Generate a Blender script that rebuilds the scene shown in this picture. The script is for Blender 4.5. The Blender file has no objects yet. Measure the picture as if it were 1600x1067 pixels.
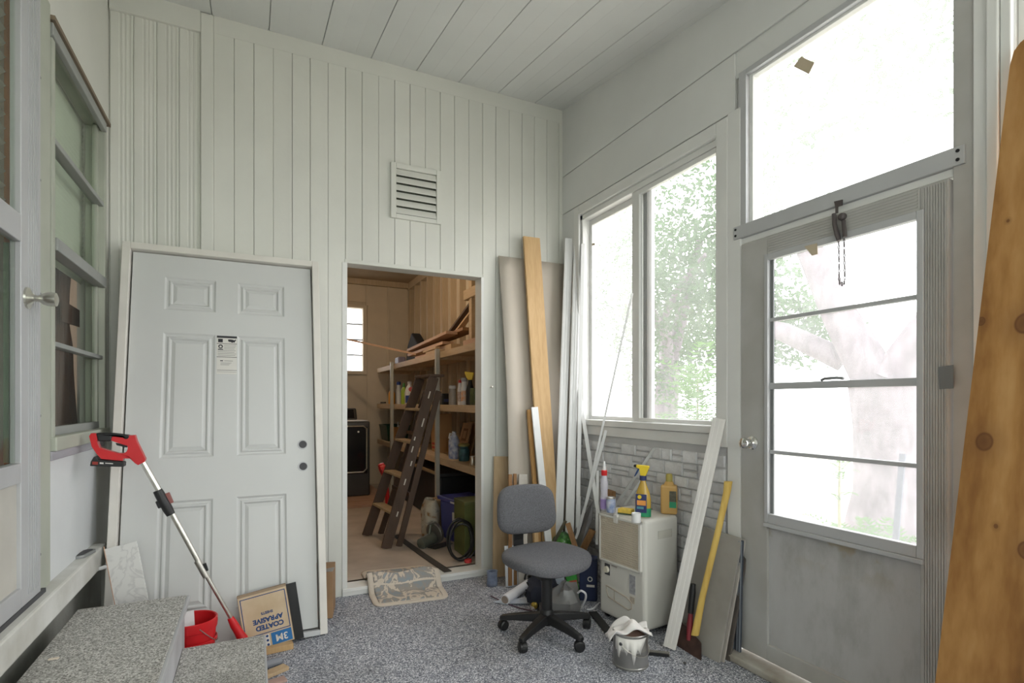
import bpy, bmesh, math, random
from mathutils import Vector as V, Matrix, Euler
R = math.radians
rnd = random.Random(11)
S = bpy.context.scene
C = bpy.data.collections.new('scene'); S.collection.children.link(C)

# ------------------------------------------------------------------ camera, sky, exposure
F, HY, CX = 840.0, 628.0, 800.0
YAW = R(25.7); CH = 1.25
cam_d = bpy.data.cameras.new('camera'); cam = bpy.data.objects.new('camera', cam_d); C.objects.link(cam)
cam.location = (0, 0, CH); cam.rotation_euler = (R(90), 0, -YAW)
cam_d.sensor_width = 36; cam_d.lens = F / 1600 * 36; cam_d.shift_y = (HY - 533.5) / 1600
cam_d.clip_start = .05; cam_d.clip_end = 200
S.camera = cam
w = bpy.data.worlds.new('overcast_sky'); S.world = w; w.use_nodes = True
bg = w.node_tree.nodes['Background']
bg.inputs[0].default_value = (.975, .98, 1.0, 1); bg.inputs[1].default_value = 7.0
S.view_settings.view_transform = 'Standard'; S.view_settings.look = 'None'
S.view_settings.gamma = 1; S.view_settings.use_curve_mapping = False
S.view_settings.exposure = -0.30

def portal(loc, rot, sx, sy):
    l = bpy.data.lights.new('window_daylight_portal', 'AREA'); l.shape = 'RECTANGLE'; l.size = sx; l.size_y = sy
    l.cycles.is_portal = True
    o = bpy.data.objects.new('window_daylight_portal', l); C.objects.link(o); o.location = loc; o.rotation_euler = rot
XR, XL, YB = 2.17, -.71, 3.60
RX = (0, R(90), 0)   # faces -X
portal((2.24, 2.70, 1.87), RX, 1.5, 1.34)
portal((2.24, 1.42, 2.48), RX, .70, .80)
portal((2.24, 1.42, 1.32), RX, 1.18, .64)
portal((2.24, -.15, 1.95), RX, 2.0, 1.9)
portal((.75, -1.36, 1.70), (R(90), 0, 0), 2.7, 1.7)
portal((1.30, 8.08, 2.14), (R(-90), 0, 0), .8, 1.0)

# ------------------------------------------------------------------ pixel -> place
sn, cs = math.sin(YAW), math.cos(YAW)
CAM = V((0, 0, CH))
def ray(px, py):
    u = (px - CX) / F; v = (HY - py) / F
    return V((sn + u * cs, cs - u * sn, v))
def onz(px, py, z=0): d = ray(px, py); return CAM + d * ((z - CH) / d.z)
def onx(px, py, X): d = ray(px, py); return CAM + d * (X / d.x)
def ony(px, py, Y): d = ray(px, py); return CAM + d * (Y / d.y)

# ------------------------------------------------------------------ materials
MATS = {}
def lin(c): return tuple(((x / 255 + .055) / 1.055) ** 2.4 if x > 10 else x / 255 / 12.92 for x in c)
def nt(name):
    m = bpy.data.materials.new(name); m.use_nodes = True; t = m.node_tree; t.nodes.clear()
    o = t.nodes.new('ShaderNodeOutputMaterial'); MATS[name] = m
    return m, t, o
def bsdf(t, o, rough=.5, metal=0, spec=.5):
    b = t.nodes.new('ShaderNodeBsdfPrincipled'); b.inputs['Roughness'].default_value = rough
    b.inputs['Metallic'].default_value = metal; b.inputs['Specular IOR Level'].default_value = spec
    t.links.new(b.outputs[0], o.inputs[0]); return b
def nd(t, typ, **kw):
    n = t.nodes.new('ShaderNode' + typ)
    for k, v in kw.items():
        if k in n.inputs: n.inputs[k].default_value = v
        else: setattr(n, k, v)
    return n
def coords(t, scale=(1, 1, 1), space='Object'):
    tc = t.nodes.new('ShaderNodeTexCoord'); mp = t.nodes.new('ShaderNodeMapping')
    mp.inputs['Scale'].default_value = scale
    if space == 'World':
        g = t.nodes.new('ShaderNodeNewGeometry'); t.links.new(g.outputs['Position'], mp.inputs[0])
    else: t.links.new(tc.outputs[space], mp.inputs[0])
    return mp.outputs[0]
def ramp(t, fac, stops):
    r = t.nodes.new('ShaderNodeValToRGB'); e = r.color_ramp.elements
    while len(e) > 1: e.remove(e[-1])
    e[0].position = stops[0][0]; e[0].color = (*stops[0][1][:3], 1)
    for p, c in stops[1:]: x = e.new(p); x.color = (*c[:3], 1)
    t.links.new(fac, r.inputs[0]); return r.outputs[0]
def mixc(t, fac, a, b, mode='MIX'):
    m = t.nodes.new('ShaderNodeMix'); m.data_type = 'RGBA'; m.blend_type = mode
    for s, x in ((0, fac), (6, a), (7, b)):
        if isinstance(x, (float, int)): m.inputs[s].default_value = x
        elif isinstance(x, tuple): m.inputs[s].default_value = (*x[:3], 1)
        else: t.links.new(x, m.inputs[s])
    return m.outputs[2]
def bump(t, b, h, strength=.3, dist=.01):
    n = t.nodes.new('ShaderNodeBump'); n.inputs['Strength'].default_value = strength; n.inputs['Distance'].default_value = dist
    t.links.new(h, n.inputs['Height']); t.links.new(n.outputs[0], b.inputs['Normal'])
def sc(c, k): return tuple(min(1, x * k) for x in c)
def mat(name, c, rough=.5, metal=0, var=.08, scale=6, bmp=0, bscale=60, spec=.5, stretch=(1, 1, 1), c2=None, rv=0, space='Object'):
    """plain paint / plastic / metal: base colour with soft mottling, optional fine relief"""
    if name in MATS: return MATS[name]
    m, t, o = nt(name); b = bsdf(t, o, rough, metal, spec)
    co = coords(t, stretch, space)
    n = nd(t, 'TexNoise', Scale=scale, Detail=4.0); t.links.new(co, n.inputs['Vector'])
    col = ramp(t, n.outputs[0], [(.3, sc(c, 1 - var) if c2 is None else c2), (.7, sc(c, 1 + var) if c2 is None else c)])
    if rv:
        oi = t.nodes.new('ShaderNodeObjectInfo')
        f = ramp(t, oi.outputs['Random'], [(0, (1 - rv,) * 3), (1, (1, 1, 1))])
        col = mixc(t, 1.0, col, f, 'MULTIPLY')
    t.links.new(col, b.inputs['Base Color'])
    if bmp:
        n2 = nd(t, 'TexNoise', Scale=bscale, Detail=3.0); t.links.new(co, n2.inputs['Vector']); bump(t, b, n2.outputs[0], bmp, .004)
    return m
def wood(name, c, c2, rough=.6, scale=3, axis='z', rings=6, knots=0, kcol=None, rv=.0, space='Object'):
    if name in MATS: return MATS[name]
    m, t, o = nt(name); b = bsdf(t, o, rough, 0, .3)
    st = {'x': (.12, 1, 1), 'y': (1, .12, 1), 'z': (1, 1, .12)}[axis]
    co = coords(t, st, space)
    n = nd(t, 'TexNoise', Scale=scale * 6, Detail=6.0, Distortion=1.5); t.links.new(co, n.inputs['Vector'])
    n2 = nd(t, 'TexNoise', Scale=scale * 40, Detail=3.0); t.links.new(co, n2.inputs['Vector'])
    f = mixc(t, .35, n.outputs[0], n2.outputs[0])
    col = ramp(t, f, [(.35, c2), (.65, c)])
    if knots:
        co2 = coords(t, (1, 1, 1), space)
        vo = nd(t, 'TexVoronoi', Scale=knots, Randomness=1.0); t.links.new(co2, vo.inputs['Vector'])
        k = ramp(t, vo.outputs['Distance'], [(.0, (1, 1, 1)), (.045, (.85, .85, .85)), (.075, (.35, .35, .35)), (.13, (0, 0, 0))])
        col = mixc(t, k, col, kcol)
    if rv:
        oi = t.nodes.new('ShaderNodeObjectInfo')
        fr = ramp(t, oi.outputs['Random'], [(0, (1 - rv,) * 3), (1, (1, 1, 1))]); col = mixc(t, 1.0, col, fr, 'MULTIPLY')
    t.links.new(col, b.inputs['Base Color']); bump(t, b, f, .15, .002)
    return m
def speckle(name, stops, scale=170, rough=.75, stain=.25, stain_c=(.10, .09, .075), bmp=.5):
    """flecked floor coating / carpet: cell flecks of several greys plus large worn stains"""
    m, t, o = nt(name); b = bsdf(t, o, rough, 0, .3)
    co = coords(t, (1, 1, 1), 'World')
    vo = nd(t, 'TexVoronoi', Scale=scale); t.links.new(co, vo.inputs['Vector'])
    sep = t.nodes.new('ShaderNodeSeparateColor'); t.links.new(vo.outputs['Color'], sep.inputs[0])
    col = ramp(t, sep.outputs[0], stops)
    n = nd(t, 'TexNoise', Scale=2.2, Detail=6.0, Roughness=.65); t.links.new(co, n.inputs['Vector'])
    f = ramp(t, n.outputs[0], [(.5, (0, 0, 0)), (.75, (stain,) * 3)])
    col = mixc(t, f, col, stain_c)
    t.links.new(col, b.inputs['Base Color']); bump(t, b, sep.outputs[0], bmp, .002)
    return m
def glass(name, dirt=.1, tint=(1, 1, 1), haze=(1, 1, 1), gloss=.06):
    m, t, o = nt(name)
    tr = nd(t, 'BsdfTransparent'); tr.inputs[0].default_value = (*tint, 1)
    gl = nd(t, 'BsdfGlossy', Roughness=.02); tl = nd(t, 'BsdfTranslucent'); tl.inputs[0].default_value = (*haze, 1)
    df = nd(t, 'BsdfDiffuse'); df.inputs[0].default_value = (*haze, 1)
    co = coords(t, (1, 1, 1)); n = nd(t, 'TexNoise', Scale=5.0, Detail=6.0, Roughness=.7); t.links.new(co, n.inputs['Vector'])
    mm = nd(t, 'MapRange'); mm.inputs['From Min'].default_value = .3; mm.inputs['From Max'].default_value = .7
    mm.inputs['To Min'].default_value = dirt * .75; mm.inputs['To Max'].default_value = dirt * 1.25
    t.links.new(n.outputs[0], mm.inputs[0])
    d2 = nd(t, 'MixShader', Fac=.25); t.links.new(tl.outputs[0], d2.inputs[1]); t.links.new(df.outputs[0], d2.inputs[2])
    m1 = nd(t, 'MixShader'); t.links.new(mm.outputs[0], m1.inputs[0]); t.links.new(tr.outputs[0], m1.inputs[1]); t.links.new(d2.outputs[0], m1.inputs[2])
    m2 = nd(t, 'MixShader'); lw = nd(t, 'LayerWeight', Blend=.2); pw_ = nd(t, 'Math', operation='POWER'); t.links.new(lw.outputs['Facing'], pw_.inputs[0]); pw_.inputs[1].default_value = 3.0
    ma = nd(t, 'Math', operation='MULTIPLY_ADD'); t.links.new(pw_.outputs[0], ma.inputs[0]); ma.inputs[1].default_value = .5; ma.inputs[2].default_value = .03
    t.links.new(ma.outputs[0], m2.inputs[0]); t.links.new(m1.outputs[0], m2.inputs[1]); t.links.new(gl.outputs[0], m2.inputs[2])
    t.links.new(m2.outputs[0], o.inputs[0]); return m
def clearplastic(name, c, alpha=.55, rough=.15):
    m, t, o = nt(name); b = bsdf(t, o, rough)
    b.inputs['Base Color'].default_value = (*c, 1); b.inputs['Alpha'].default_value = alpha
    return m

paint = mat('painted_boards', (.72, .72, .67), .55, var=.035, scale=2.5, bmp=.12, bscale=30, rv=.05, space='World')
paintw = mat('white_wall_paint', (.68, .685, .67), .5, var=.05, scale=2, bmp=.1, bscale=25, space='World')
ceilp = mat('ceiling_paint', (.74, .75, .735), .6, var=.03, scale=2, rv=.03, space='World')
trimw = mat('white_trim', (.74, .74, .72), .45, var=.04, scale=4, bmp=.06)
alu = mat('aluminium_grey', (.49, .495, .505), .5, .2, var=.05, scale=4)
sashg = mat('sash_grey', (.34, .35, .335), .5, .2, var=.08)
aludk = mat('aluminium_dark', (.20, .21, .21), .5, .3)  # darker grey metal for seals, tracks and small bars
dirtyalu = mat('stained_aluminium', (.50, .495, .48), .6, .1, c2=(.38, .365, .335), scale=3, bmp=.25, bscale=14)
greenish = mat('greenish_frame', (.42, .44, .37), .55, var=.1, scale=4)
steel = mat('brushed_steel', (.62, .60, .55), .28, .95, var=.1, scale=20)
chrome = mat('chrome', (.75, .75, .73), .12, 1, var=.05)
black = mat('black_plastic', (.012, .012, .013), .45, var=.2, scale=10)
dkgrey = mat('dark_grey', (.06, .06, .065), .6)
rubber = mat('rubber', (.02, .02, .022), .8)
red = mat('red_plastic', (.62, .015, .02), .35, var=.08)
floorm = speckle('flecked_floor', [(0, (.06, .065, .09)), (.22, (.17, .18, .215)), (.5, (.285, .295, .34)), (.75, (.43, .445, .49)), (.92, (.76, .77, .81))], 210, .7, .35)
stepm = speckle('flecked_step', [(0, (.15, .145, .13)), (.25, (.31, .30, .28)), (.6, (.46, .45, .42)), (.85, (.66, .65, .62))], 230, .85, .35, (.13, .115, .09))
pane_d = glass('dusty_pane', .10); pane_h = glass('hazy_pane', .20); pane_x = glass('door_pane', .125); pane_c = glass('clear_pane', .02, (.93, .96, .93))

# ------------------------------------------------------------------ mesh building
OFF = {}
class MB:
    def __init__(s): s.v = []; s.f = []
    def add(s, vs, fs):
        n = len(s.v); s.v += [V(p) for p in vs]; s.f += [tuple(i + n for i in q) for q in fs]; return s
    def bx(s, x0, x1, y0, y1, z0, z1, M=None):
        vs = [V((x, y, z)) for z in (z0, z1) for y in (y0, y1) for x in (x0, x1)]
        if M is not None: vs = [M @ p for p in vs]
        return s.add(vs, [(0, 2, 3, 1), (4, 5, 7, 6), (0, 1, 5, 4), (2, 6, 7, 3), (0, 4, 6, 2), (1, 3, 7, 5)])
    def bar(s, p, q, w, th, wd=(1, 0, 0), w2=None):
        p, q = V(p), V(q); ax = (q - p).normalized(); wd = V(wd); wd = (wd - ax * wd.dot(ax)).normalized(); n = ax.cross(wd)
        w2 = w if w2 is None else w2; vs = []
        for c, ww in ((p, w), (q, w2)):
            for a, b in ((-1, -1), (1, -1), (1, 1), (-1, 1)): vs.append(c + wd * (a * ww / 2) + n * (b * th / 2))
        return s.add(vs, [(3, 2, 1, 0), (4, 5, 6, 7), (0, 1, 5, 4), (1, 2, 6, 5), (2, 3, 7, 6), (3, 0, 4, 7)])
    def prism(s, pts, ext):
        pts = [V(p) for p in pts]; e = V(ext); n = len(pts)
        nv = V((0, 0, 0))
        for i in range(n): nv += pts[i].cross(pts[(i + 1) % n])
        if nv.dot(e) > 0: pts.reverse()
        return s.add(pts + [p + e for p in pts], [tuple(range(n)), tuple(range(2 * n - 1, n - 1, -1))] + [(i, i + n, (i + 1) % n + n, (i + 1) % n) for i in range(n)])
    def tube(s, pts, r, n=8, closed=False):
        pts = [V(p) for p in pts]; m = len(pts); rs = r if isinstance(r, (list, tuple)) else [r] * m
        vs = []; up = None
        for i, p in enumerate(pts):
            a = pts[(i - 1) % m] if (i or closed) else pts[0]; b = pts[(i + 1) % m] if (i < m - 1 or closed) else pts[-1]
            d = (b - a).normalized() if (b - a).length > 1e-9 else V((0, 0, 1))
            if up is None: up = d.orthogonal().normalized()
            up = (up - d * up.dot(d)); up = up.normalized() if up.length > 1e-6 else d.orthogonal().normalized()
            sd = d.cross(up)
            vs += [p + (up * math.cos(2 * math.pi * k / n) + sd * math.sin(2 * math.pi * k / n)) * rs[i] for k in range(n)]
        fs = [(i * n + k, i * n + (k + 1) % n, ((i + 1) % m) * n + (k + 1) % n, ((i + 1) % m) * n + k) for i in range(m if closed else m - 1) for k in range(n)]
        if not closed: fs += [tuple(range(n - 1, -1, -1)), tuple((m - 1) * n + k for k in range(n))]
        return s.add(vs, fs)
    def lathe(s, prof, n=20, M=None, cap=True, sx=1, sy=1):
        vs = [V((r * math.cos(2 * math.pi * k / n) * sx, r * math.sin(2 * math.pi * k / n) * sy, z)) for r, z in prof for k in range(n)]
        if M is not None: vs = [M @ p for p in vs]
        m = len(prof)
        fs = [(i * n + k, i * n + (k + 1) % n, (i + 1) * n + (k + 1) % n, (i + 1) * n + k) for i in range(m - 1) for k in range(n)]
        if cap: fs += [tuple(range(n - 1, -1, -1)), tuple((m - 1) * n + k for k in range(n))]
        return s.add(vs, fs)
    def grid(s, nu, nv, fn):
        vs = [V(fn(i / nu, j / nv)) for j in range(nv + 1) for i in range(nu + 1)]
        return s.add(vs, [(j * (nu + 1) + i, j * (nu + 1) + i + 1, (j + 1) * (nu + 1) + i + 1, (j + 1) * (nu + 1) + i) for j in range(nv) for i in range(nu)])
    def build(s, name, m, parent=None, loc=None, smooth=False, bevel=0, solid=0, sub=0, seg=2):
        me = bpy.data.meshes.new(name)
        off = OFF.get(parent.name, V((0, 0, 0))) if parent is not None else (V(loc) if loc is not None else V((0, 0, 0)))
        me.from_pydata([p - off for p in s.v], [], s.f); me.update()
        me.materials.append(m)
        if smooth:
            for p in me.polygons: p.use_smooth = True
            me.set_sharp_from_angle(angle=R(42))
        o = bpy.data.objects.new(name, me); C.objects.link(o)
        if parent is not None: o.parent = parent
        elif loc is not None: o.location = loc
        OFF[o.name] = off
        if solid:
            k = o.modifiers.new('s', 'SOLIDIFY'); k.thickness = solid; k.offset = 0
        if bevel:
            k = o.modifiers.new('b', 'BEVEL'); k.width = bevel; k.segments = seg; k.limit_method = 'ANGLE'; k.angle_limit = R(40)
        if sub:
            k = o.modifiers.new('u', 'SUBSURF'); k.levels = k.render_levels = sub
        return o
def tag(o, label=None, cat=None, group=None, kind=None):
    if label: o['label'] = label
    if cat: o['category'] = cat
    if group: o['group'] = group
    if kind: o['kind'] = kind
    return o
def thing(name, label, cat, loc=(0, 0, 0), rz=0, group=None, world=False, rot=None):
    o = bpy.data.objects.new(name, None); C.objects.link(o); o.location = loc
    o.empty_display_size = .05
    if rot is not None: o.rotation_euler = rot
    elif rz: o.rotation_euler = (0, 0, rz)
    if world: OFF[o.name] = V(loc)
    return tag(o, label, cat, group)
def inst(name, me, parent, loc, rot=(0, 0, 0), scale=(1, 1, 1)):
    o = bpy.data.objects.new(name, me); C.objects.link(o); o.parent = parent; o.location = loc; o.rotation_euler = rot; o.scale = scale
    return o
def copy_tree(o, parent=None):
    c = o.copy(); C.objects.link(c); c.parent = parent
    for ch in list(o.children): copy_tree(ch, c)
    return c
def struct(name, mb, m, **kw): return tag(mb.build(name, m, **kw), kind='structure')
def textmesh(body, size, m, name, parent, M, extrude=.0005, align='CENTER', bold=0):
    cu = bpy.data.curves.new('t', 'FONT'); cu.body = body; cu.size = size; cu.extrude = extrude; cu.align_x = align; cu.align_y = 'CENTER'; cu.offset = bold
    o = bpy.data.objects.new('t', cu); C.objects.link(o)
    dg = bpy.context.evaluated_depsgraph_get(); me = bpy.data.meshes.new_from_object(o.evaluated_get(dg))
    bpy.data.objects.remove(o); me.transform(M)
    me.materials.clear(); me.materials.append(m); me.name = name
    p = bpy.data.objects.new(name, me); C.objects.link(p)
    if parent is not None:
        p.parent = parent; off = OFF.get(parent.name)
        if off is not None and off.length: me.transform(Matrix.Translation(-off))
        OFF[p.name] = OFF.get(parent.name, V((0, 0, 0)))
    return p
def frame_M(o, xd, yd):
    """matrix with origin o, local x along xd, local y along yd"""
    x = V(xd).normalized(); z = x.cross(V(yd)).normalized(); y = z.cross(x)
    return Matrix((( x.x, y.x, z.x, o[0]), (x.y, y.y, z.y, o[1]), (x.z, y.z, z.z, o[2]), (0, 0, 0, 1)))
def T(x, y, z): return Matrix.Translation((x, y, z))
# ------------------------------------------------------------------ porch shell
def zc(y): return 3.51 - .147 * (3.6 - y)
struct('floor', MB().bx(-.80, 2.30, -1.45, 3.62, -.12, 0), floorm)
# ceiling: sloping deck with individual planks nailed below it
CB = MB(); th = .05
CB.prism([(-.85, -1.45, zc(-1.45) + .02), (-.85, 3.75, zc(3.75) + .02), (-.85, 3.75, zc(3.75) + .1), (-.85, -1.45, zc(-1.45) + .1)], (3.25, 0, 0))
ceil = struct('ceiling', CB, ceilp)
pw = .305 / 3
def plank_mesh(wd, gap):
    b = MB(); g = gap; ch = .003; pr = [(g, .02), (g, ch), (g + ch, 0), (wd - g - ch, 0), (wd - g, ch), (wd - g, .02)]
    b.prism([(x, -1.45, zc(-1.45) + z) for x, z in pr], (0, 5.05, zc(3.6) - zc(-1.45)))
    return b
x = .695 - 14 * pw; k = 0; me_c = {}
while x < 2.17:
    g = .0012
    key = 'a'
    if k % 3 == (14 % 3): key = 'l'
    if key not in me_c:
        b = MB(); wd = pw; gl = .0042 if key == 'l' else .0; ch = .002 if key == 'l' else .0008
        pr = [(gl, .02), (gl, ch), (gl + ch, 0), (wd - .0008, 0), (wd, .0008), (wd, .02)]
        b.prism([(xx, -1.45, zc(-1.45) + z) for xx, z in pr], (0, 5.05, zc(3.6) - zc(-1.45)))
        me = bpy.data.meshes.new('ceiling_plank'); me.from_pydata(b.v, [], b.f); me.materials.append(ceilp); me_c[key] = me
    inst('ceiling_plank', me_c[key], ceil, (x, 0, 0)); x += pw; k += 1

# back wall with the doorway to the store room
OX0, OX1, OZ = .542, 1.487, 2.15
b = MB().bx(-.85, OX0, YB, YB + .1, 0, 3.7).bx(OX1, 2.30, YB, YB + .1, 0, 3.7).bx(OX0, OX1, YB, YB + .1, OZ, 3.7)
wback = struct('wall_back', b, paint)
BW = .1062
me_b = {}
def wall_board(x0, x1, z0, z1, parent=wback, d=.014, gap=.0005, ch=.0028):
    key = (round(x1 - x0, 4), round(z0, 3), round(z1, 3), d, gap)
    if key not in me_b:
        wd = x1 - x0
        b = MB(); b.prism([(gap, 0, z0), (gap, -d + ch, z0), (gap + ch, -d, z0), (wd - gap - ch, -d, z0), (wd - gap, -d + ch, z0), (wd - gap, 0, z0)], (0, 0, z1 - z0))
        me = bpy.data.meshes.new('wall_board'); me.from_pydata(b.v, [], b.f); me.materials.append(paint); me_b[key] = me
    inst('wall_board', me_b[key], parent, (x0, YB, 0))
x = -.209
while x < 2.165:
    x1 = min(x + BW, 2.168)
    g_ = .0016 if round((x + .103) / BW) % 3 == 0 else .0005
    if x1 <= OX0 + .01 or x >= OX1 - .01: wall_board(x, x1, 0, 3.405, gap=g_)
    else: wall_board(x, x1, OZ + .022, 3.405, gap=g_)
    x += BW
MB().bx(-.209, 2.168, YB - .013, YB, 3.405, 3.51).build('frieze_board', paint, wback, bevel=.003)
MB().bx(-.274, -.209, YB - .03, YB, 0, 3.50).build('corner_post', paint, wback, bevel=.006)
MB().bx(-.705, -.274, YB - .03, YB, 3.385, 3.52).build('header_board', paint, wback, bevel=.004)
for i in range(4):      # fluted boards left of the post
    x0 = -.705 + i * .1077; b = MB(); pr = [(0, 0)]
    for a, q in ((.001, .009), (.005, .012), (.040, .012), (.044, .0095), (.050, .0095), (.054, .012), (.060, .012), (.064, .0095), (.070, .0095), (.074, .012), (.080, .012), (.084, .009), (.091, .009), (.096, .012), (.1035, .012), (.1067, .009), (.1067, 0)): pr.append((a, -q))
    b.prism([(x0 + a, YB + q, 0) for a, q in pr], (0, 0, 3.385)); b.build('fluted_board', paint, wback)
# doorway lining and sill
b = MB().bx(.514, OX0 + .004, YB - .018, YB + .102, 0, OZ - .001).build('door_lining', trimw, wback, bevel=.002)
b = MB().bx(OX1 - .008, OX1 + .012, YB - .0155, YB + .102, 0, OZ - .001).build('door_lining', trimw, wback, bevel=.002)
b = MB().bx(.53, OX1 + .004, YB - .017, YB + .102, OZ - .004, OZ + .022).build('door_head', paint, wback, bevel=.003)
thr = struct('trim_doorway_sill', MB().bx(.514, 1.53, YB - .028, YB + .13, 0, .05), trimw, bevel=.004)
MB().bx(.514, 1.53, YB - .034, YB - .028, .028, .034).build('sill_bead', trimw, thr)

# right wall
b = MB()
for y0, y1, z0, z1 in ((3.375, 3.70, 0, 3.7), (1.93, 2.035, 0, 3.7), (2.035, 3.375, 2.62, 3.7), (2.035, 3.375, 0, 1.085), (.944, 1.93, 2.86, 3.7), (.843, .944, 0, 3.7),
                       (-1.0, .843, 0, .8), (-1.0, .843, 2.95, 3.7), (-1.45, -1.0, 0, 3.7)):
    b.bx(XR, XR + .10, y0, y1, z0, z1)
wright = struct('wall_right', b, paintw)
MB().bx(XR - .012, XR, 1.93, 3.598, 2.70, 2.985).build('wall_panel', paintw, wright, bevel=.003)
MB().bx(XR - .012, XR, .96, 3.598, 2.99, 3.60).build('wall_panel', paintw, wright, bevel=.003)
MB().bx(XR - .012, XR, 3.40, 3.598, 0, 2.695).build('wall_panel', paintw, wright, bevel=.003)
# pressed-brick facing under the window
brickm = mat('pressed_brick', (.74, .745, .76), .5, .0, var=.15, scale=14, bmp=.9, bscale=70, rv=.25)
jointm = mat('brick_joint', (.50, .505, .51), .6, 0)
face = MB().bx(XR - .003, XR, 1.985, 3.40, 0, 1.02).build('brick_backing', jointm, wright)
bk = random.Random(4); z = 0.004
rows = [.078, .062, .078, .07, .062, .078, .07, .062, .078, .05, .078, .062, .078, .07]
me_k = {}
for ri, h in enumerate(rows):
    y = 1.99
    while y < 3.39:
        L = bk.choice((.085, .11, .15, .19)) if ri != 9 else .36
        if y + L > 3.335: L = 3.398 - y
        stack = [(0, h)]
        if ri != 9 and bk.random() < .28: stack = [(0, h * .48), (h * .52, h * .48)]
        for dz, hh in stack:
            key = (round(L, 3), round(hh, 3))
            if key not in me_k:
                q = MB(); g = .0022; e = .005; d = .009 if ri != 9 else .006
                o_ = [(0, g, g), (0, L - g, g), (0, L - g, hh - g), (0, g, hh - g)]; i_ = [(-d, g + e, g + e), (-d, L - g - e, g + e), (-d, L - g - e, hh - g - e), (-d, g + e, hh - g - e)]
                q.add(o_ + i_, [(4, 5, 6, 7)[::-1], (0, 1, 5, 4), (1, 2, 6, 5), (2, 3, 7, 6), (3, 0, 4, 7)])
                me = bpy.data.meshes.new('brick'); me.from_pydata(q.v, [], q.f); me.materials.append(brickm); me_k[key] = me
            inst('brick', me_k[key], wright, (XR - .003 - bk.random() * .002, y, z + dz))
        y += L
    z += h
# slider window
w1 = thing('window_1', None, None, (XR, 2.7, 1.1), world=True); tag(w1, kind='structure')
b = MB().bx(XR - .03, XR + .10, 2.02, 3.40, 1.085, 1.125); b.build('window_sill', trimw, w1, bevel=.004)
MB().bx(XR - .016, XR - .002, 2.00, 3.40, 1.02, 1.083).build('apron', trimw, w1, bevel=.003)
MB().bx(XR - .018, XR, 1.972, 2.045, 1.02, 2.69).build('casing', trimw, w1, bevel=.003)
MB().bx(XR - .018, XR, 3.345, 3.41, 1.125, 2.69).build('casing', trimw, w1, bevel=.003)
MB().bx(XR - .018, XR, 2.045, 3.345, 2.625, 2.69).build('casing', trimw, w1, bevel=.003)
fr = MB().bx(XR + .005, XR + .095, 3.325, 3.375, 1.125, 2.62).bx(XR + .005, XR + .095, 2.035, 2.06, 1.125, 2.62).bx(XR + .005, XR + .095, 2.035, 3.375, 2.585, 2.62)
fr.build('frame', trimw, w1, bevel=.003)
# fixed outer sash (left) and inner sliding sash (right)
s1 = MB()
for y0, y1, z0, z1 in ((3.295, 3.325, 1.125, 2.585), (2.70, 2.73, 1.125, 2.585), (2.73, 3.295, 1.125, 1.15), (2.73, 3.295, 2.545, 2.585)): s1.bx(XR + .065, XR + .09, y0, y1, z0, z1)
s1 = s1.build('fixed_sash', trimw, w1, bevel=.002); MB().bx(XR + .075, XR + .079, 2.72, 3.30, 1.14, 2.56).build('pane', pane_h, s1)
s2 = MB()
for y0, y1, z0, z1 in ((2.695, 2.765, 1.127, 2.583), (2.055, 2.075, 1.127, 2.583), (2.075, 2.695, 1.127, 1.15), (2.075, 2.695, 2.555, 2.583)): s2.bx(XR + .012, XR + .04, y0, y1, z0, z1)
s2 = s2.build('sliding_sash', trimw, w1, bevel=.002); MB().bx(XR + .024, XR + .028, 2.07, 2.70, 1.14, 2.57).build('pane', pane_d, s2)
MB().bx(XR + .041, XR + .06, 2.66, 2.69, 1.125, 2.585).build('weather_seal', aludk, s2)
MB().bx(XR + .041, XR + .063, 2.61, 2.655, 1.127, 2.583).build('sash_track', trimw, w1)
# transom window over the door
w2 = thing('window_2', None, None, (XR, 1.45, 2.1), world=True); tag(w2, kind='structure')
b = MB()
for y0, y1, z0, z1 in ((1.84, 1.93, 2.11, 2.86), (.985, 1.012, 2.11, 2.86), (1.012, 1.84, 2.83, 2.86), (1.012, 1.84, 2.11, 2.13)): b.bx(XR + .01, XR + .08, y0, y1, z0, z1)
b.build('frame', trimw, w2, bevel=.003)
b = MB()
for y0, y1, z0, z1 in ((1.86, 1.905, 2.115, 2.87), (1.0, 1.86, 2.842, 2.87)): b.bx(XR - .014, XR + .012, y0, y1, z0, z1)
b.build('stop_bead', alu, w2, bevel=.003)
MB().bx(XR + .035, XR + .039, 1.005, 1.85, 2.125, 2.84).build('pane', pane_h, w2)
bar = MB().bx(XR - .022, XR + .02, .966, 1.93, 2.052, 2.116).build('transom_bar', alu, w2, bevel=.003)
for y in (.985, 1.915):
    for z in (2.07, 2.10): MB().lathe([(.006, 0), (.006, .003)], 8, T(XR - .022, y, z) @ Matrix.Rotation(R(-90), 4, 'Y')).build('screw_head', black, bar)
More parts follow.
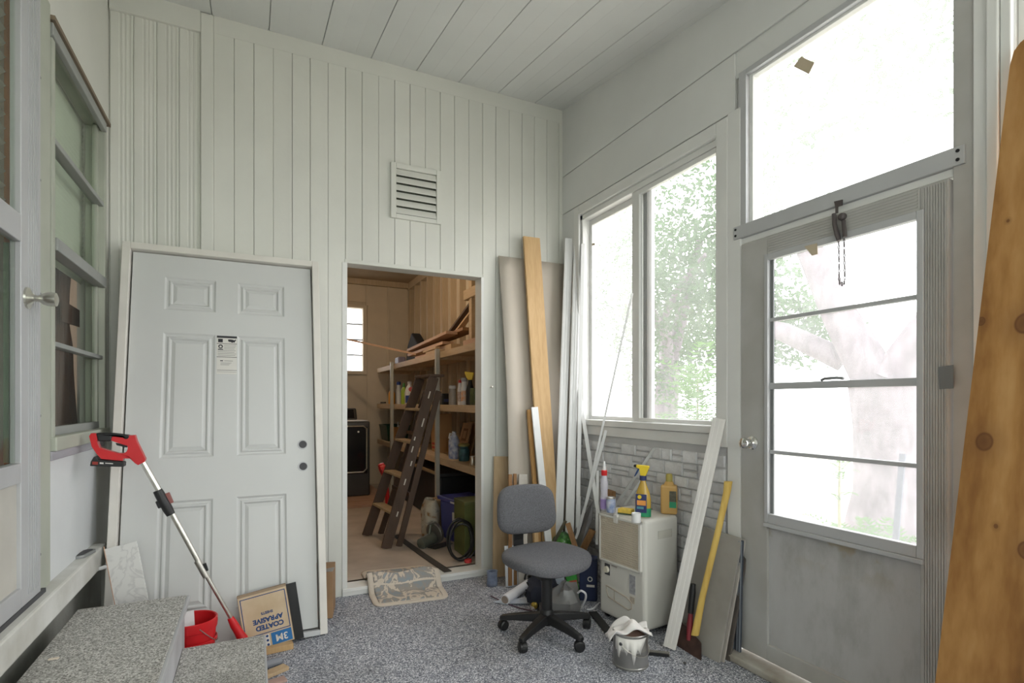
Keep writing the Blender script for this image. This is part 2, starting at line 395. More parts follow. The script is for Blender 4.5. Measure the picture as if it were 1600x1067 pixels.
# storm door with four stacked panes
d1 = thing('door_1', None, None, (XR, 1.45, 0), world=True); tag(d1, kind='structure')
MB().bx(XR - .005, XR + .06, 1.005, 1.90, 2.024, 2.052).build('door_head', trimw, d1, bevel=.002)
MB().bx(XR - .012, XR + .08, .944, 1.004, 0, 3.3).build('door_jamb', dirtyalu, d1, bevel=.003)
MB().bx(XR - .016, XR + .08, 1.893, 1.972, 0, 2.70).build('door_jamb', trimw, d1, bevel=.003)
slab = MB().bx(XR - .02, XR + .02, 1.735, 1.884, .05, 2.018).build('lock_stile', dirtyalu, d1, bevel=.003)
MB().bx(XR - .02, XR + .02, 1.012, 1.10, .05, 2.018).build('hinge_stile', dirtyalu, d1, bevel=.003)
MB().bx(XR - .02, XR + .02, 1.10, 1.735, 1.915, 2.018).build('top_rail', dirtyalu, d1, bevel=.003)
for i in range(9): MB().bx(XR - .0235, XR - .02, 1.018 + i * .0085, 1.0225 + i * .0085, .06, 2.01).build('flute', dirtyalu, d1)
for i in range(6): MB().bx(XR - .0225, XR - .02, 1.108, 1.73, 1.948 + i * .0115, 1.954 + i * .0115).build('flute', dirtyalu, d1)
m_, t, o = nt('rusty_kick_panel'); kickm = m_; bb = bsdf(t, o, .65, .05); co = coords(t, (1, 1, .45)); n1 = nd(t, 'TexNoise', Scale=4.5, Detail=7.0, Roughness=.65); t.links.new(co, n1.inputs['Vector'])
co2 = coords(t, (1, 1, 1), 'World'); n2 = nd(t, 'TexNoise', Scale=7.0, Detail=5.0); t.links.new(co2, n2.inputs['Vector'])
sz_ = t.nodes.new('ShaderNodeSeparateXYZ'); t.links.new(co2, sz_.inputs[0]); mr = nd(t, 'MapRange'); t.links.new(sz_.outputs[2], mr.inputs[0]); mr.inputs[1].default_value = .52; mr.inputs[2].default_value = .69
mu = nd(t, 'Math', operation='MULTIPLY'); t.links.new(mr.outputs[0], mu.inputs[0]); t.links.new(ramp(t, n2.outputs[0], [(.50, (0, 0, 0)), (.56, (.8, .8, .8))]), mu.inputs[1])
t.links.new(mixc(t, mu.outputs[0], ramp(t, n1.outputs[0], [(.3, (.33, .32, .30)), (.5, (.46, .455, .45)), (.75, (.52, .515, .51))]), (.34, .27, .16)), bb.inputs['Base Color'])
panel = MB().bx(XR - .008, XR + .012, 1.10, 1.735, .12, .69).build('kick_panel', kickm, d1)
MB().bx(XR - .022, XR + .02, 1.10, 1.735, .05, .125).build('bottom_rail', dirtyalu, d1, bevel=.004)
b = MB()
for y0, y1, z0, z1 in ((1.725, 1.745, .69, 1.935), (1.085, 1.108, .69, 1.935), (1.108, 1.725, 1.905, 1.935), (1.108, 1.725, .69, .735)): b.bx(XR - .03, XR + .0, y0, y1, z0, z1)
b.build('glazing_frame', alu, d1, bevel=.003)
MB().bx(XR - .036, XR - .02, 1.085, 1.745, .672, .69).build('glazing_ledge', alu, d1, bevel=.003)
MB().bx(XR - .012, XR - .004, 1.708, 1.725, .735, 1.905).build('screen_track', aludk, d1)
zb = [.735, 1.02, 1.324, 1.63, 1.905]
for i in range(4):
    MB().bx(XR - .001, XR + .003, 1.108, 1.708, zb[i], zb[i + 1]).build('pane', pane_x, d1)
    if i: MB().bx(XR - .016, XR + .008, 1.108, 1.725, zb[i] - (.016 if i == 2 else .009), zb[i] + (.014 if i == 2 else .008)).build('glazing_bar', alu, d1, bevel=.002)
MB().tube([(XR - .02, 1.47, 1.342), (XR - .03, 1.45, 1.347), (XR - .028, 1.40, 1.349), (XR - .03, 1.37, 1.345)], .006, 8).build('sash_latch', aludk, d1, smooth=True)
kn = MB(); MK = T(XR - .02, 1.815, 1.055) @ Matrix.Rotation(R(-90), 4, 'Y')
kn.lathe([(.032, 0), (.032, .006), (.018, .012), (.013, .02), (.013, .034), (.022, .042), (.027, .054), (.024, .066), (.012, .071)], 20, MK)
kn.build('door_knob', chrome, d1, smooth=True)
MB().bx(XR - .10, XR + .02, .96, 1.96, 0, .035).build('door_sill', mat('worn_sill', (.45, .43, .38), .7, c2=(.26, .22, .17), scale=9), d1, bevel=.008)
# right wall, nearer the camera: stacked trims and another window
MB().bx(XR - .020, XR, .905, .944, 0, 3.2).build('jamb_trim', trimw, wright, bevel=.004)
MB().bx(XR - .034, XR, .872, .903, 0, 3.2).build('jamb_trim', trimw, wright, bevel=.004)
MB().bx(XR - .024, XR, .843, .871, 0, 3.2).build('jamb_trim', trimw, wright, bevel=.004)
w5 = thing('window_5', None, None, (XR, 0, .8), world=True); tag(w5, kind='structure')
b = MB()
for y0, y1, z0, z1 in ((.81, .843, .8, 2.95), (-1.0, -.97, .8, 2.95), (-.06, 0, .8, 2.95), (-.97, .81, .8, .84), (-.97, .81, 2.91, 2.95)): b.bx(XR + .02, XR + .09, y0, y1, z0, z1)
b.build('frame', trimw, w5, bevel=.003)
for y0, y1 in ((-.97, -.06), (0, .81)): MB().bx(XR + .05, XR + .054, y0, y1, .84, 2.91).build('pane', pane_d, w5)
# wall behind the camera; its unseen wide window is added to bring in light
b = MB().bx(-.85, -.55, -1.45, -1.35, 0, 2.9).bx(2.05, 2.3, -1.45, -1.35, 0, 2.9).bx(-.55, 2.05, -1.45, -1.35, 0, .85).bx(-.55, 2.05, -1.45, -1.35, 2.55, 2.9)
struct('wall_rear', b, paintw)
w6 = thing('window_fill_rear', None, None, (.75, -1.4, .85), world=True); tag(w6, kind='structure')
b = MB()
for x0, x1, z0, z1 in ((-.55, -.51, .85, 2.55), (2.01, 2.05, .85, 2.55), (.73, .79, .85, 2.55), (-.51, 2.01, .85, .89), (-.51, 2.01, 2.51, 2.55)): b.bx(x0, x1, -1.44, -1.37, z0, z1)
b.build('frame', trimw, w6)
for x0, x1 in ((-.51, .73), (.79, 2.01)): MB().bx(x0, x1, -1.405, -1.401, .89, 2.51).build('pane', pane_c, w6)

# left wall: the house wall with its window and raised doorway
b = MB()
for y0, y1, z0, z1 in ((-1.45, 1.50, .5, 3.7), (1.50, 2.49, 2.76, 3.7), (2.49, 2.63, .5, 3.7), (2.63, 3.48, 2.71, 3.7), (2.63, 3.48, .5, 1.06), (3.48, 3.70, .5, 3.7)): b.bx(-.81, XL, y0, y1, z0, z1)
wleft = struct('wall_left', b, paint)
MB().bx(-.85, -.745, -1.45, 3.70, 0, .5).build('foundation', mat('grey_block', (.36, .36, .33), .85, c2=(.22, .22, .19), scale=5, bmp=.4), wleft)
MB().bx(XL, XL + .008, 2.60, 3.30, .56, 1.035).build('wall_panel', mat('white_panel', (.70, .72, .73), .4, var=.03), wleft, bevel=.002)
struct('trim_ledge', MB().bx(-.745, -.65, -1.3, 3.24, .46, .56), mat('ledge_paint', (.72, .72, .69), .6, c2=(.50, .49, .44), scale=5, bmp=.3, bscale=20), bevel=.008)
# house window, single hung with an extra bar in each sash
w3 = thing('window_3', None, None, (XL, 3.05, 1.06), world=True); tag(w3, kind='structure')
b = MB()
for y0, y1, z0, z1 in ((2.63, 2.665, 1.06, 2.71), (3.44, 3.48, 1.06, 2.71), (2.665, 3.44, 2.675, 2.71)): b.bx(XL - .07, XL + .014, y0, y1, z0, z1)
b.build('frame', greenish, w3, bevel=.003)
MB().bx(XL - .02, XL + .03, 2.60, 3.49, 2.705, 2.722).build('drip_cap', mat('weathered_brown', (.22, .17, .12), .8), w3)
MB().bx(XL, XL + .022, 2.61, 3.44, 2.652, 2.700).build('head_trim', sashg, w3, bevel=.003)
MB().bx(XL - .07, XL + .030, 2.62, 3.47, 1.06, 1.115).build('window_sill', greenish, w3, bevel=.004)
MB().bx(XL, XL + .020, 2.60, 3.40, 1.025, 1.06).build('sill_plank', mat('weathered_grey', (.36, .35, .38), .8, var=.2, scale=12, stretch=(1, .2, 1)), w3, bevel=.003)
for z, h, dx in ((2.276, .024, .010), (1.868, .050, .022), (1.48, .020, .006)): MB().bx(XL - .035, XL + dx, 2.665, 3.44, z - h / 2, z + h / 2).build('sash_rail', sashg, w3, bevel=.003)
for y in (2.672, 3.42): MB().bx(XL - .035, XL - .012, y - .008, y + .022, 1.115, 2.675).build('sash_stile', greenish, w3, bevel=.002)
MB().bx(XL - .03, XL - .01, 2.665, 3.44, 1.115, 1.15).build('sash_rail', sashg, w3, bevel=.002)
for z0, z1 in ((1.15, 1.47), (1.49, 1.85), (1.89, 2.264), (2.288, 2.675)): MB().bx(XL - .025, XL - .021, 2.68, 3.43, z0, z1).build('pane', pane_c, w3)
# storm door of the house, standing above the steps
d2 = thing('door_2', None, None, (XL, 2.0, .56), world=True); tag(d2, kind='structure')
DX = -.685
st = MB().bx(DX - .03, DX, 2.285, 2.465, .57, 2.74).build('lock_stile', alu, d2, bevel=.003)
for i in range(5): MB().bx(DX, DX + .002, 2.345 + i * .022, 2.351 + i * .022, .6, 2.72).build('flute', alu, d2)
MB().bx(DX - .03, DX, 1.52, 1.66, .57, 2.74).build('hinge_stile', alu, d2, bevel=.003)
for z0, z1 in ((1.775, 1.865), (.985, 1.05), (.57, .64), (2.66, 2.74)): MB().bx(DX - .03, DX, 1.66, 2.285, z0, z1).build('rail', alu, d2, bevel=.003)
MB().bx(DX - .02, DX - .012, 1.66, 2.285, .64, .985).build('bottom_panel', mat('pale_panel', (.52, .50, .45), .6, var=.08), d2)
for z0, z1 in ((1.05, 1.775), (1.865, 2.66)): MB().bx(DX - .02, DX - .016, 1.66, 2.285, z0, z1).build('pane', pane_c, d2)
MB().bx(XL - .09, XL + .016, 2.468, 2.60, .56, 2.76).build('jamb', greenish, d2, bevel=.003)
MB().bx(XL - .05, DX + .005, 1.52, 2.50, .545, .575).build('door_sweep', dkgrey, d2)
for z in (.70, 1.2, 1.64, 2.05, 2.42): MB().lathe([(.006, 0), (.005, .003)], 8, T(XL + .016, 2.485, z) @ Matrix.Rotation(R(90), 4, 'Y')).build('screw_head', black, d2)
kn = MB(); MK = T(DX, 2.335, 1.60) @ Matrix.Rotation(R(90), 4, 'Y')
kn.lathe([(.036, 0), (.035, .006), (.020, .012), (.011, .02), (.011, .032), (.019, .042), (.024, .056), (.023, .078), (.012, .082)], 24, MK)
kn.build('door_knob', mat('nickel', (.62, .61, .55), .3, .9), d2, smooth=True)
for y0, y1, c in ((2.315, 2.335, 'green'), (2.35, 2.368, 'green')): MB().bx(DX - .055, DX - .04, y0, y1, 1.05, 1.775).build('inner_track', mat('green_trim', (.16, .24, .15), .6), d2)
MB().bx(DX - .075, DX - .06, 2.385, 2.44, .6, 2.7).build('inner_jamb', wood('copper_wood', (.48, .24, .12), (.36, .17, .08), scale=2), d2)
# the house room seen through the glass
housew = mat('house_plaster', (.62, .50, .42), .8, var=.05)
struct('floor_house', MB().bx(-3.8, -.81, .3, 4.8, .44, .54), mat('house_carpet', (.30, .22, .17), .9))
struct('ceiling_house', MB().bx(-3.8, -.81, .3, 4.8, 3.0, 3.1), housew)
struct('wall_house_north', MB().bx(-3.8, -.81, 4.7, 4.8, .54, 3.0), housew)
struct('wall_house_south', MB().bx(-3.8, -.81, .3, .4, .54, 3.0), housew)
struct('wall_house_west', MB().bx(-3.8, -3.7, .3, 2.0, .54, 3.0).bx(-3.8, -3.7, 3.2, 4.8, .54, 3.0).bx(-3.8, -3.7, 2.0, 3.2, .54, 1.4).bx(-3.8, -3.7, 2.0, 3.2, 2.4, 3.0), housew)  # unseen window opening added in this wall to light the house room
portal((-3.75, 2.6, 1.9), (0, R(-90), 0), 1.0, 1.2)

# ------------------------------------------------------------------ store room shell
SF = .05
storew = mat('store_panel', (.60, .52, .41), .7, var=.07, scale=3, rv=.08)
storew2 = wood('store_stud', (.58, .47, .34), (.48, .38, .26), scale=2, rv=.15)
struct('floor_store', MB().bx(-.3, 2.27, YB + .10, 8.05, -.05, SF), mat('store_concrete', (.52, .45, .39), .85, c2=(.40, .34, .29), scale=4, bmp=.2, bscale=30))
struct('ceiling_store', MB().bx(-.3, 2.27, YB + .10, 8.05, 3.03, 3.12), mat('store_ceiling', (.42, .33, .23), .8, var=.08))
struct('wall_store_left', MB().bx(-.4, -.3, YB + .10, 8.05, 0, 3.12), storew)
b = MB().bx(-.4, .95, 8.0, 8.1, 0, 3.12).bx(1.485, 2.27, 8.0, 8.1, 0, 3.12).bx(.95, 1.485, 8.0, 8.1, 0, 1.65).bx(.95, 1.485, 8.0, 8.1, 2.65, 3.12)
sb = struct('wall_store_back', b, storew)
for x0, x1, z0, z1 in ((1.50, 1.80, 0, 2.95), (1.81, 2.11, 0, 2.95), (1.17, 1.49, 0, 1.58), (.85, 1.16, 0, 1.58), (1.17, 1.48, 2.70, 2.95)): MB().bx(x0, x1, 7.985, 8.0, z0, z1).build('wall_panel', storew, sb, bevel=.004)
for xx, z0 in ((1.495, 2.65), (1.805, 0), (2.115, 0)): MB().bx(xx - .018, xx + .018, 7.965, 7.99, z0, 2.95).build('batten', storew, sb, bevel=.003)
MB().bx(-.3, 2.17, 7.93, 8.0, 2.95, 3.03).build('wall_plate', storew2, sb, bevel=.004)
sr = struct('wall_store_right', MB().bx(XR, XR + .10, YB + .10, 8.05, 0, 3.12), storew)
st_me = None
for i in range(14):
    y = 3.85 + i * .31
    if y > 7.95: break
    if st_me is None:
        b = MB().bx(-.075, 0, 0, .045, 0, 2.95); st_me = bpy.data.meshes.new('stud'); st_me.from_pydata(b.v, [], b.f); st_me.materials.append(storew2)
    inst('stud', st_me, sr, (XR, y, SF))
MB().bx(XR - .08, XR, YB + .1, 8.0, 2.93, 3.03).build('wall_plate', storew2, sr)
w4 = thing('window_4', None, None, (1.2, 8.0, 1.65), world=True); tag(w4, kind='structure')
b = MB()
for x0, x1, z0, z1 in ((.95, .99, 1.65, 2.65), (1.435, 1.485, 1.65, 2.65), (.99, 1.435, 1.65, 1.70), (.99, 1.435, 2.61, 2.65)): b.bx(x0, x1, 7.96, 8.08, z0, z1)
b.build('frame', storew, w4, bevel=.004)
zz = [1.70, 1.93, 2.155, 2.38, 2.61]
for i in range(4):
    MB().bx(.99, 1.435, 8.03, 8.034, zz[i], zz[i + 1]).build('pane', pane_h, w4)
    if i: MB().bx(.99, 1.435, 8.01, 8.05, zz[i] - .008, zz[i] + .008).build('glazing_bar', aludk, w4)
# unseen bulb fixture added to brighten the store room, hidden behind the doorway head
bl = thing('unseen_fill_bulb', 'unseen warm bulb and holder added to brighten the store room', 'added light', (.9, 5.3, 3.03), world=True)
MB().lathe([(.055, 3.03), (.055, 3.015), (.03, 2.99), (.022, 2.975)], 16, T(.9, 5.3, 0)).build('holder', trimw, bl, smooth=True)
m, t, o = nt('warm_fill_bulb'); e = nd(t, 'Emission', Strength=820.0); e.inputs[0].default_value = (1, .80, .56, 1); t.links.new(e.outputs[0], o.inputs[0])
MB().lathe([(.012, 2.98), (.016, 2.96), (.03, 2.93), (.03, 2.91), (.018, 2.89), (.004, 2.885)], 14, T(.9, 5.3, 0)).build('bulb', m, bl, smooth=True)
# ================================================================== porch objects
tan = wood('tan_pine', (.62, .42, .22), (.50, .32, .15), scale=2, knots=2.2, kcol=(.20, .09, .03))
plyw = wood('pale_ply', (.58, .43, .27), (.48, .34, .20), scale=2)
brownw = wood('brown_strip', (.36, .20, .09), (.24, .12, .05), scale=3)
whitew = mat('white_lath', (.80, .80, .80), .5, var=.05)
fabric = mat('grey_fabric', (.12, .12, .13), .95, var=.25, scale=160, bmp=.6, bscale=300)
paper = mat('paper_white', (.72, .70, .66), .7, var=.04)
ink = mat('ink_dark', (.03, .03, .035), .7); inkb = mat('ink_blue', (.015, .06, .20), .7)

# ---- vent grille on the back wall
v = thing('wall_vent', 'square white louvred vent grille high on the boarded wall', 'vent', (.998, YB - .014, 2.476), world=True)
yv = YB - .014
b = MB()
for x0, x1, z0, z1 in ((.824, .860, 2.478, 2.848), (1.140, 1.173, 2.478, 2.848), (.860, 1.140, 2.478, 2.508), (.860, 1.140, 2.815, 2.848)): b.bx(x0, x1, yv - .022, yv, z0, z1)
b.build('frame', paint, v, bevel=.003)
MB().bx(.86, 1.14, yv - .002, yv - .0005, 2.508, 2.815).build('backing', mat('vent_dark', (.06, .065, .05), .9), v)
for i in range(6):
    z = 2.515 + i * .0515
    MB().prism([(.861, yv - .021, z), (.861, yv - .019, z - .004), (.861, yv - .003, z + .036), (.861, yv - .005, z + .040)], (.278, 0, 0)).build('louvre', paint, v)

# ---- white six panel door in its frame, leaning on the back wall
LB, LT = 3.045, 3.50; HL = 2.15
ang = math.asin((LT - LB) / HL)
pd = thing('panel_door', 'white six panel door in its frame leaning against the boarded wall', 'door', (-.135, LB, .004), rot=(-ang, 0, 0))
W2 = .495
doorw = mat('primer_white', (.63, .635, .625), .45, var=.03, scale=2)
frw = mat('frame_primer', (.74, .71, .66), .55, var=.05)
MB().bx(-W2, -W2 + .038, -.02, .08, 0, HL).build('jamb', frw, pd, bevel=.003)
MB().bx(W2 - .038, W2, -.02, .08, 0, HL).build('jamb', frw, pd, bevel=.003)
MB().bx(-W2 + .038, W2 - .038, -.02, .08, HL - .036, HL).build('head_jamb', frw, pd, bevel=.003)
MB().bx(-W2 + .038, W2 - .038, -.03, .08, 0, .028).build('threshold', alu, pd, bevel=.004)
sw = W2 - .046
sl = MB(); yf = .012
pans = [(-.30, -.055, 1.79, 1.98), (.055, .30, 1.79, 1.98), (-.30, -.055, .98, 1.66), (.055, .30, .98, 1.66), (-.30, -.055, .20, .76), (.055, .30, .20, .76)]
xs = sorted({-sw, sw, -.30, -.055, .055, .30}); zs = sorted({.036, HL - .042, *[p[2] for p in pans], *[p[3] for p in pans]})
for i in range(len(xs) - 1):
    for j in range(len(zs) - 1):
        if any(abs(p[0] - xs[i]) < 1e-6 and p[2] <= zs[j] + 1e-6 and p[3] >= zs[j + 1] - 1e-6 for p in pans): continue
        sl.bx(xs[i], xs[i + 1], yf, yf + .044, zs[j], zs[j + 1])
slab = sl.build('door_leaf', doorw, pd)
for x0, x1, z0, z1 in pans:     # each panel: outer moulding, groove, raised field
    b = MB()
    rings = [(0, 0), (.010, .008), (.018, .008), (.026, .001), (.032, .001), (.040, .011), (.058, .003)]
    vs = []
    for e, q in rings: vs += [(x0 + e, yf + q, z0 + e), (x1 - e, yf + q, z0 + e), (x1 - e, yf + q, z1 - e), (x0 + e, yf + q, z1 - e)]
    n = len(rings); fs = [(a * 4 + k, a * 4 + (k + 1) % 4, (a + 1) * 4 + (k + 1) % 4, (a + 1) * 4 + k) for a in range(n - 1) for k in range(4)] + [tuple((n - 1) * 4 + k for k in range(4))]
    b.add(vs, fs); b.bx(x0, x1, yf + .03, yf + .04, z0, z1)
    b.build('raised_panel', doorw, slab)
for z in (.905, 1.03):
    MB().lathe([(.027, 0), (.027, .003)], 18, T(W2 - .046 - .062, yf + .0005, z) @ Matrix.Rotation(R(90), 4, 'X')).build('bore_ring', alu, slab, smooth=False)
    MB().lathe([(.021, 0), (.021, .004)], 18, T(W2 - .046 - .060, yf, z) @ Matrix.Rotation(R(90), 4, 'X')).build('bore_hole', dkgrey, slab)
stk = MB().bx(-.047, .052, yf - .0012, yf, 1.435, 1.655).build('sticker', paper, slab)
def mk(x0, x1, z0, z1, m=ink, nm='print_mark'): MB().bx(x0, x1, yf - .0018, yf - .0011, z0, z1).build(nm, m, stk)
mk(-.047, .052, 1.643, 1.655); mk(-.041, -.018, 1.617, 1.637); mk(-.047, .052, 1.6085, 1.611); mk(-.041, -.016, 1.574, 1.579)
MB().lathe([(.0115, 0), (.0115, .0006)], 16, T(-.0285, yf - .0011, 1.593) @ Matrix.Rotation(R(90), 4, 'X')).build('print_mark', ink, stk)
MB().lathe([(.006, 0), (.006, .0006)], 12, T(-.0285, yf - .0018, 1.592) @ Matrix.Rotation(R(90), 4, 'X')).build('print_mark', paper, stk)
MB().prism([(p[0] * .001, yf - .0011, 1.626 + p[1] * .001) for p in ((8, 9), (20, 10), (34, 8), (38, 5), (46, 11), (48, 6), (42, -2), (40, -8), (34, -6), (28, -10), (22, -5), (12, -4), (8, 1))], (0, -.0007, 0)).build('print_mark', ink, stk)
gm = mat('ink_grey', (.32, .31, .30), .7)
for i, (a, q) in enumerate(((-.012, .048), (-.012, .044), (-.012, .040), (-.042, .046), (-.042, .040), (-.042, .048), (-.042, .044))): mk(a, q, 1.598 - i * .0095, 1.6005 - i * .0095, gm)
mk(-.047, .052, 1.531, 1.5335); mk(-.030, -.016, 1.508, 1.513, ink); mk(-.010, .032, 1.509, 1.512, gm)
for i in range(3): mk(-.028, .026 - i * .006, 1.498 - i * .006, 1.500 - i * .006, gm)
mk(-.044, .052, 1.455, 1.4585, gm); mk(-.044, .050, 1.446, 1.448, gm)
MB().bx(-W2 - .0006, -W2, -.004, .03, 1.55, 2.1).build('edge_stain', mat('rusty_edge', (.35, .12, .07), .8), pd)

# ---- entry steps
est = thing('entry_steps', 'two flecked grey concrete steps rising to the house door', 'steps', (-.3, 2.2, 0), world=True)
stepside = mat('step_riser', (.56, .56, .58), .7, c2=(.40, .40, .41), scale=8, stretch=(1, 1, .3), bmp=.2)
us = MB().bx(-.65, -.272, .9, 2.752, .001, .388).build('upper_riser', stepside, est)
MB().bx(-.648, -.263, .9, 2.757, .388, .40).build('upper_tread', stepm, est, bevel=.003)
MB().bx(-.264, -.252, .9, 2.757, .372, .398).build('nosing_strip', alu, est, bevel=.003)
MB().bx(-.272, .032, .9, 2.668, .001, .190).build('lower_riser', stepside, est)
MB().bx(-.271, .042, .9, 2.675, .190, .20).build('lower_tread', stepm, est, bevel=.003)
MB().bx(.041, .050, .9, 2.675, .175, .199).build('nosing_strip', alu, est, bevel=.003)

# ---- pole-mounted cordless tool: red handle with battery, steel pole, red head
YT = 2.93
def tp(px, py, dy=0): p = ony(px, py, YT); return V((p.x, p.y + dy, p.z))
tr = thing('pole_scrubber', 'red handled cordless pole tool with battery leaning across the panel door', 'power tool', (-.05, YT, .03), world=True)
def prof(name, pts, dep, m, par, bev=.006):
    mb = MB(); P = [tp(*p) for p in pts]; P = [V((p.x, YT - dep / 2, p.z)) for p in P]; mb.prism(P, (0, dep, 0)); return mb.build(name, m, par, bevel=bev, seg=3)
# handle ring: one closed body with a hand opening, built as a loop of quads
outer = [(141, 681), (144, 676.5), (152, 677), (176, 677.2), (205, 680), (211.5, 679.5), (215, 690), (228, 716.5), (227, 721), (217, 726), (212, 723), (207.5, 716), (194, 715.5), (193, 719.5), (160, 716.5), (153, 709), (145, 697)]
hole = [(153, 687.5), (153.5, 687.5), (158, 688), (176, 688), (178, 689), (197, 695), (200.5, 696), (201, 699), (200.5, 702), (199, 705), (195, 708), (192, 708), (186, 707.5), (180, 706), (166, 702), (157, 699), (154.5, 693)]
n = len(outer); mb = MB(); A = [tp(*p) for p in outer]; B = [tp(*p) for p in hole]; d = .020
ed = [(-d, .0), (d, .0)]
mb.add([p + V((0, -d, 0)) for p in A] + [p + V((0, -d, 0)) for p in B] + [p + V((0, d, 0)) for p in A] + [p + V((0, d, 0)) for p in B],
       [(i, (i + 1) % n, n + (i + 1) % n, n + i) for i in range(n)] + [(2 * n + i, 3 * n + i, 3 * n + (i + 1) % n, 2 * n + (i + 1) % n) for i in range(n)] +
       [(i, 2 * n + i, 2 * n + (i + 1) % n, (i + 1) % n) for i in range(n)] + [(n + i, n + (i + 1) % n, 3 * n + (i + 1) % n, 3 * n + i) for i in range(n)])
hb = mb.build('handle_body', red, tr, bevel=.005, seg=3)
prof('grip', [(151.5, 676), (176, 676), (200, 679), (204.5, 680.5), (201, 686), (196, 686), (192, 682), (177, 682), (175.5, 689), (154.5, 689)], .046, black, hb)
prof('trigger', [(181, 692), (200, 695), (199, 699), (196, 698.5), (183, 695.5)], .02, black, hb, .002)
bat = prof('battery_pack', [(149, 713), (153, 711.5), (156, 717), (193, 720.5), (195.5, 722), (195, 728.5), (143, 727), (144.5, 720)], .058, black, tr, .003)
mb = MB(); P = [tp(*p) for p in ((147, 720), (156, 720.5), (155.5, 725), (147, 724.5))]; mb.prism([V((p.x, YT - .030, p.z)) for p in P], (0, .001, 0)); mb.build('badge', mat('dull_red', (.30, .03, .02), .5), bat)
mb = MB(); P = [tp(*p) for p in ((158.5, 721.2), (164.5, 721.6), (164.3, 724), (158.5, 723.6))]; mb.prism([V((p.x, YT - .030, p.z)) for p in P], (0, .001, 0)); mb.build('lettering', paper, bat)
mb = MB(); P = [tp(*p) for p in ((167, 721.8), (179, 722.6), (179, 724), (167, 723.2))]; mb.prism([V((p.x, YT - .030, p.z)) for p in P], (0, .001, 0)); mb.build('lettering', paper, bat)
pA, pC, pE, pZ = tp(222, 720), tp(257, 781), tp(316, 888), tp(371, 983)
ax = (pZ - pA).normalized()
MB().tube([pA, pC], .0125, 16).build('pole', steel, tr, smooth=True)
MB().tube([pC, pE], .0118, 16).build('pole', steel, tr, smooth=True)
MB().tube([pE, pZ], .0095, 16).build('pole', steel, tr, smooth=True)
cl = MB().tube([tp(246, 766), tp(250, 773), tp(262, 795), tp(267, 804)], [.019, .021, .021, .018], 12).build('pole_clamp', black, tr, smooth=True)
MB().bar(tp(261, 770), tp(268, 786), .012, .02, (0, 1, 0)).build('clamp_lever', mat('brown_red', (.28, .10, .09), .5), cl, bevel=.003)
MB().bar(tp(247, 782), tp(252, 793), .016, .024, (0, 1, 0)).build('clamp_bolt', black, cl, bevel=.004)
c2 = MB().tube([tp(308, 876), tp(322, 901)], .0145, 14).build('lock_sleeve', steel, tr, smooth=True)
MB().bar(tp(319, 880), tp(323, 892), .014, .016, (0, 1, 0)).build('lock_button', black, c2, bevel=.003)
MB().tube([tp(360, 965) , tp(366, 976), tp(372, 986), tp(380, 999)], [.014, .019, .019, .024], 12).build('tool_head', red, tr, smooth=True)
hz = tp(380, 999); MB().lathe([(.05, .004), (.055, .02), (.05, .045), (.02, .065)], 20, T(hz.x + .005, hz.y + .0, 0)).build('head_guard', red, tr, smooth=True)

# ---- red bucket with a white scraper inside
bc = thing('bucket', 'red plastic bucket with wire handle behind the lower step', 'bucket', (-.25, 2.86, 0), 0)
MB().lathe([(.078, .003), (.082, .01), (.094, .21), (.099, .213), (.101, .232), (.101, .255), (.097, .258), (.093, .255), (.090, .20), (.078, .02), (.0, .018)], 28, cap=False).build('bucket_shell', red, bc, smooth=True)
MB().lathe([(.0955, .15), (.099, .152), (.0995, .165), (.0965, .167)], 28, cap=False).build('rib', red, bc, smooth=True)
MB().tube([(.10 * math.cos(a), .10 * math.sin(a) * 1.0, .235 - .09 * math.sin(k)) for k, a in [(q * math.pi / 10, R(-70) + R(140) * q / 10) for q in range(11)]], .0025, 6).build('wire_handle', steel, bc, smooth=True)
tag(MB().bar((-.252, 2.85, .03), (-.268, 2.885, .283), .040, .006, (1, .3, 0)).build('scraper', whitew, loc=(-.252, 2.85, .03)), 'flat white plastic scraper standing inside the red bucket', 'scraper')

# ---- leaning marble-look tile
mt, t, o = nt('marble_tile'); bb = bsdf(t, o, .2); co = coords(t, (1, 1, 1)); n1 = nd(t, 'TexNoise', Scale=6.0, Detail=8.0, Distortion=2.0); t.links.new(co, n1.inputs['Vector'])
t.links.new(ramp(t, n1.outputs[0], [(.42, (.72, .71, .69)), (.49, (.60, .59, .58)), (.52, (.72, .71, .69)), (.8, (.75, .74, .72))]), bb.inputs['Base Color'])
p0 = ony(214, 980, 2.96); p1 = ony(189, 851.5, 3.02)
a_ = (p1 - p0).normalized(); q0 = p0 - a_ * (p0.z - .012) / a_.z
tl = MB().bar(q0, p1, .125, .010, (1, 0, .1)).build('floor_tile', mt, loc=q0, bevel=.001)
tag(tl, 'narrow white marble-look floor tile leaning beside the panel door frame', 'tile')
MB().bar(q0 + V((-.064, .0, 0)), p1 + V((-.064, 0, 0)), .003, .0095, (1, 0, .1)).build('raw_edge', mat('terracotta_edge', (.55, .33, .22), .8), tl)
tag(MB().tube([ony(153, 889, 3.1), ony(178, 882, 3.14)], .009, 8).build('wooden_dowel', whitew, loc=ony(153, 889, 3.1)), 'short white stick poking out beneath the ledge by the tile', 'stick')

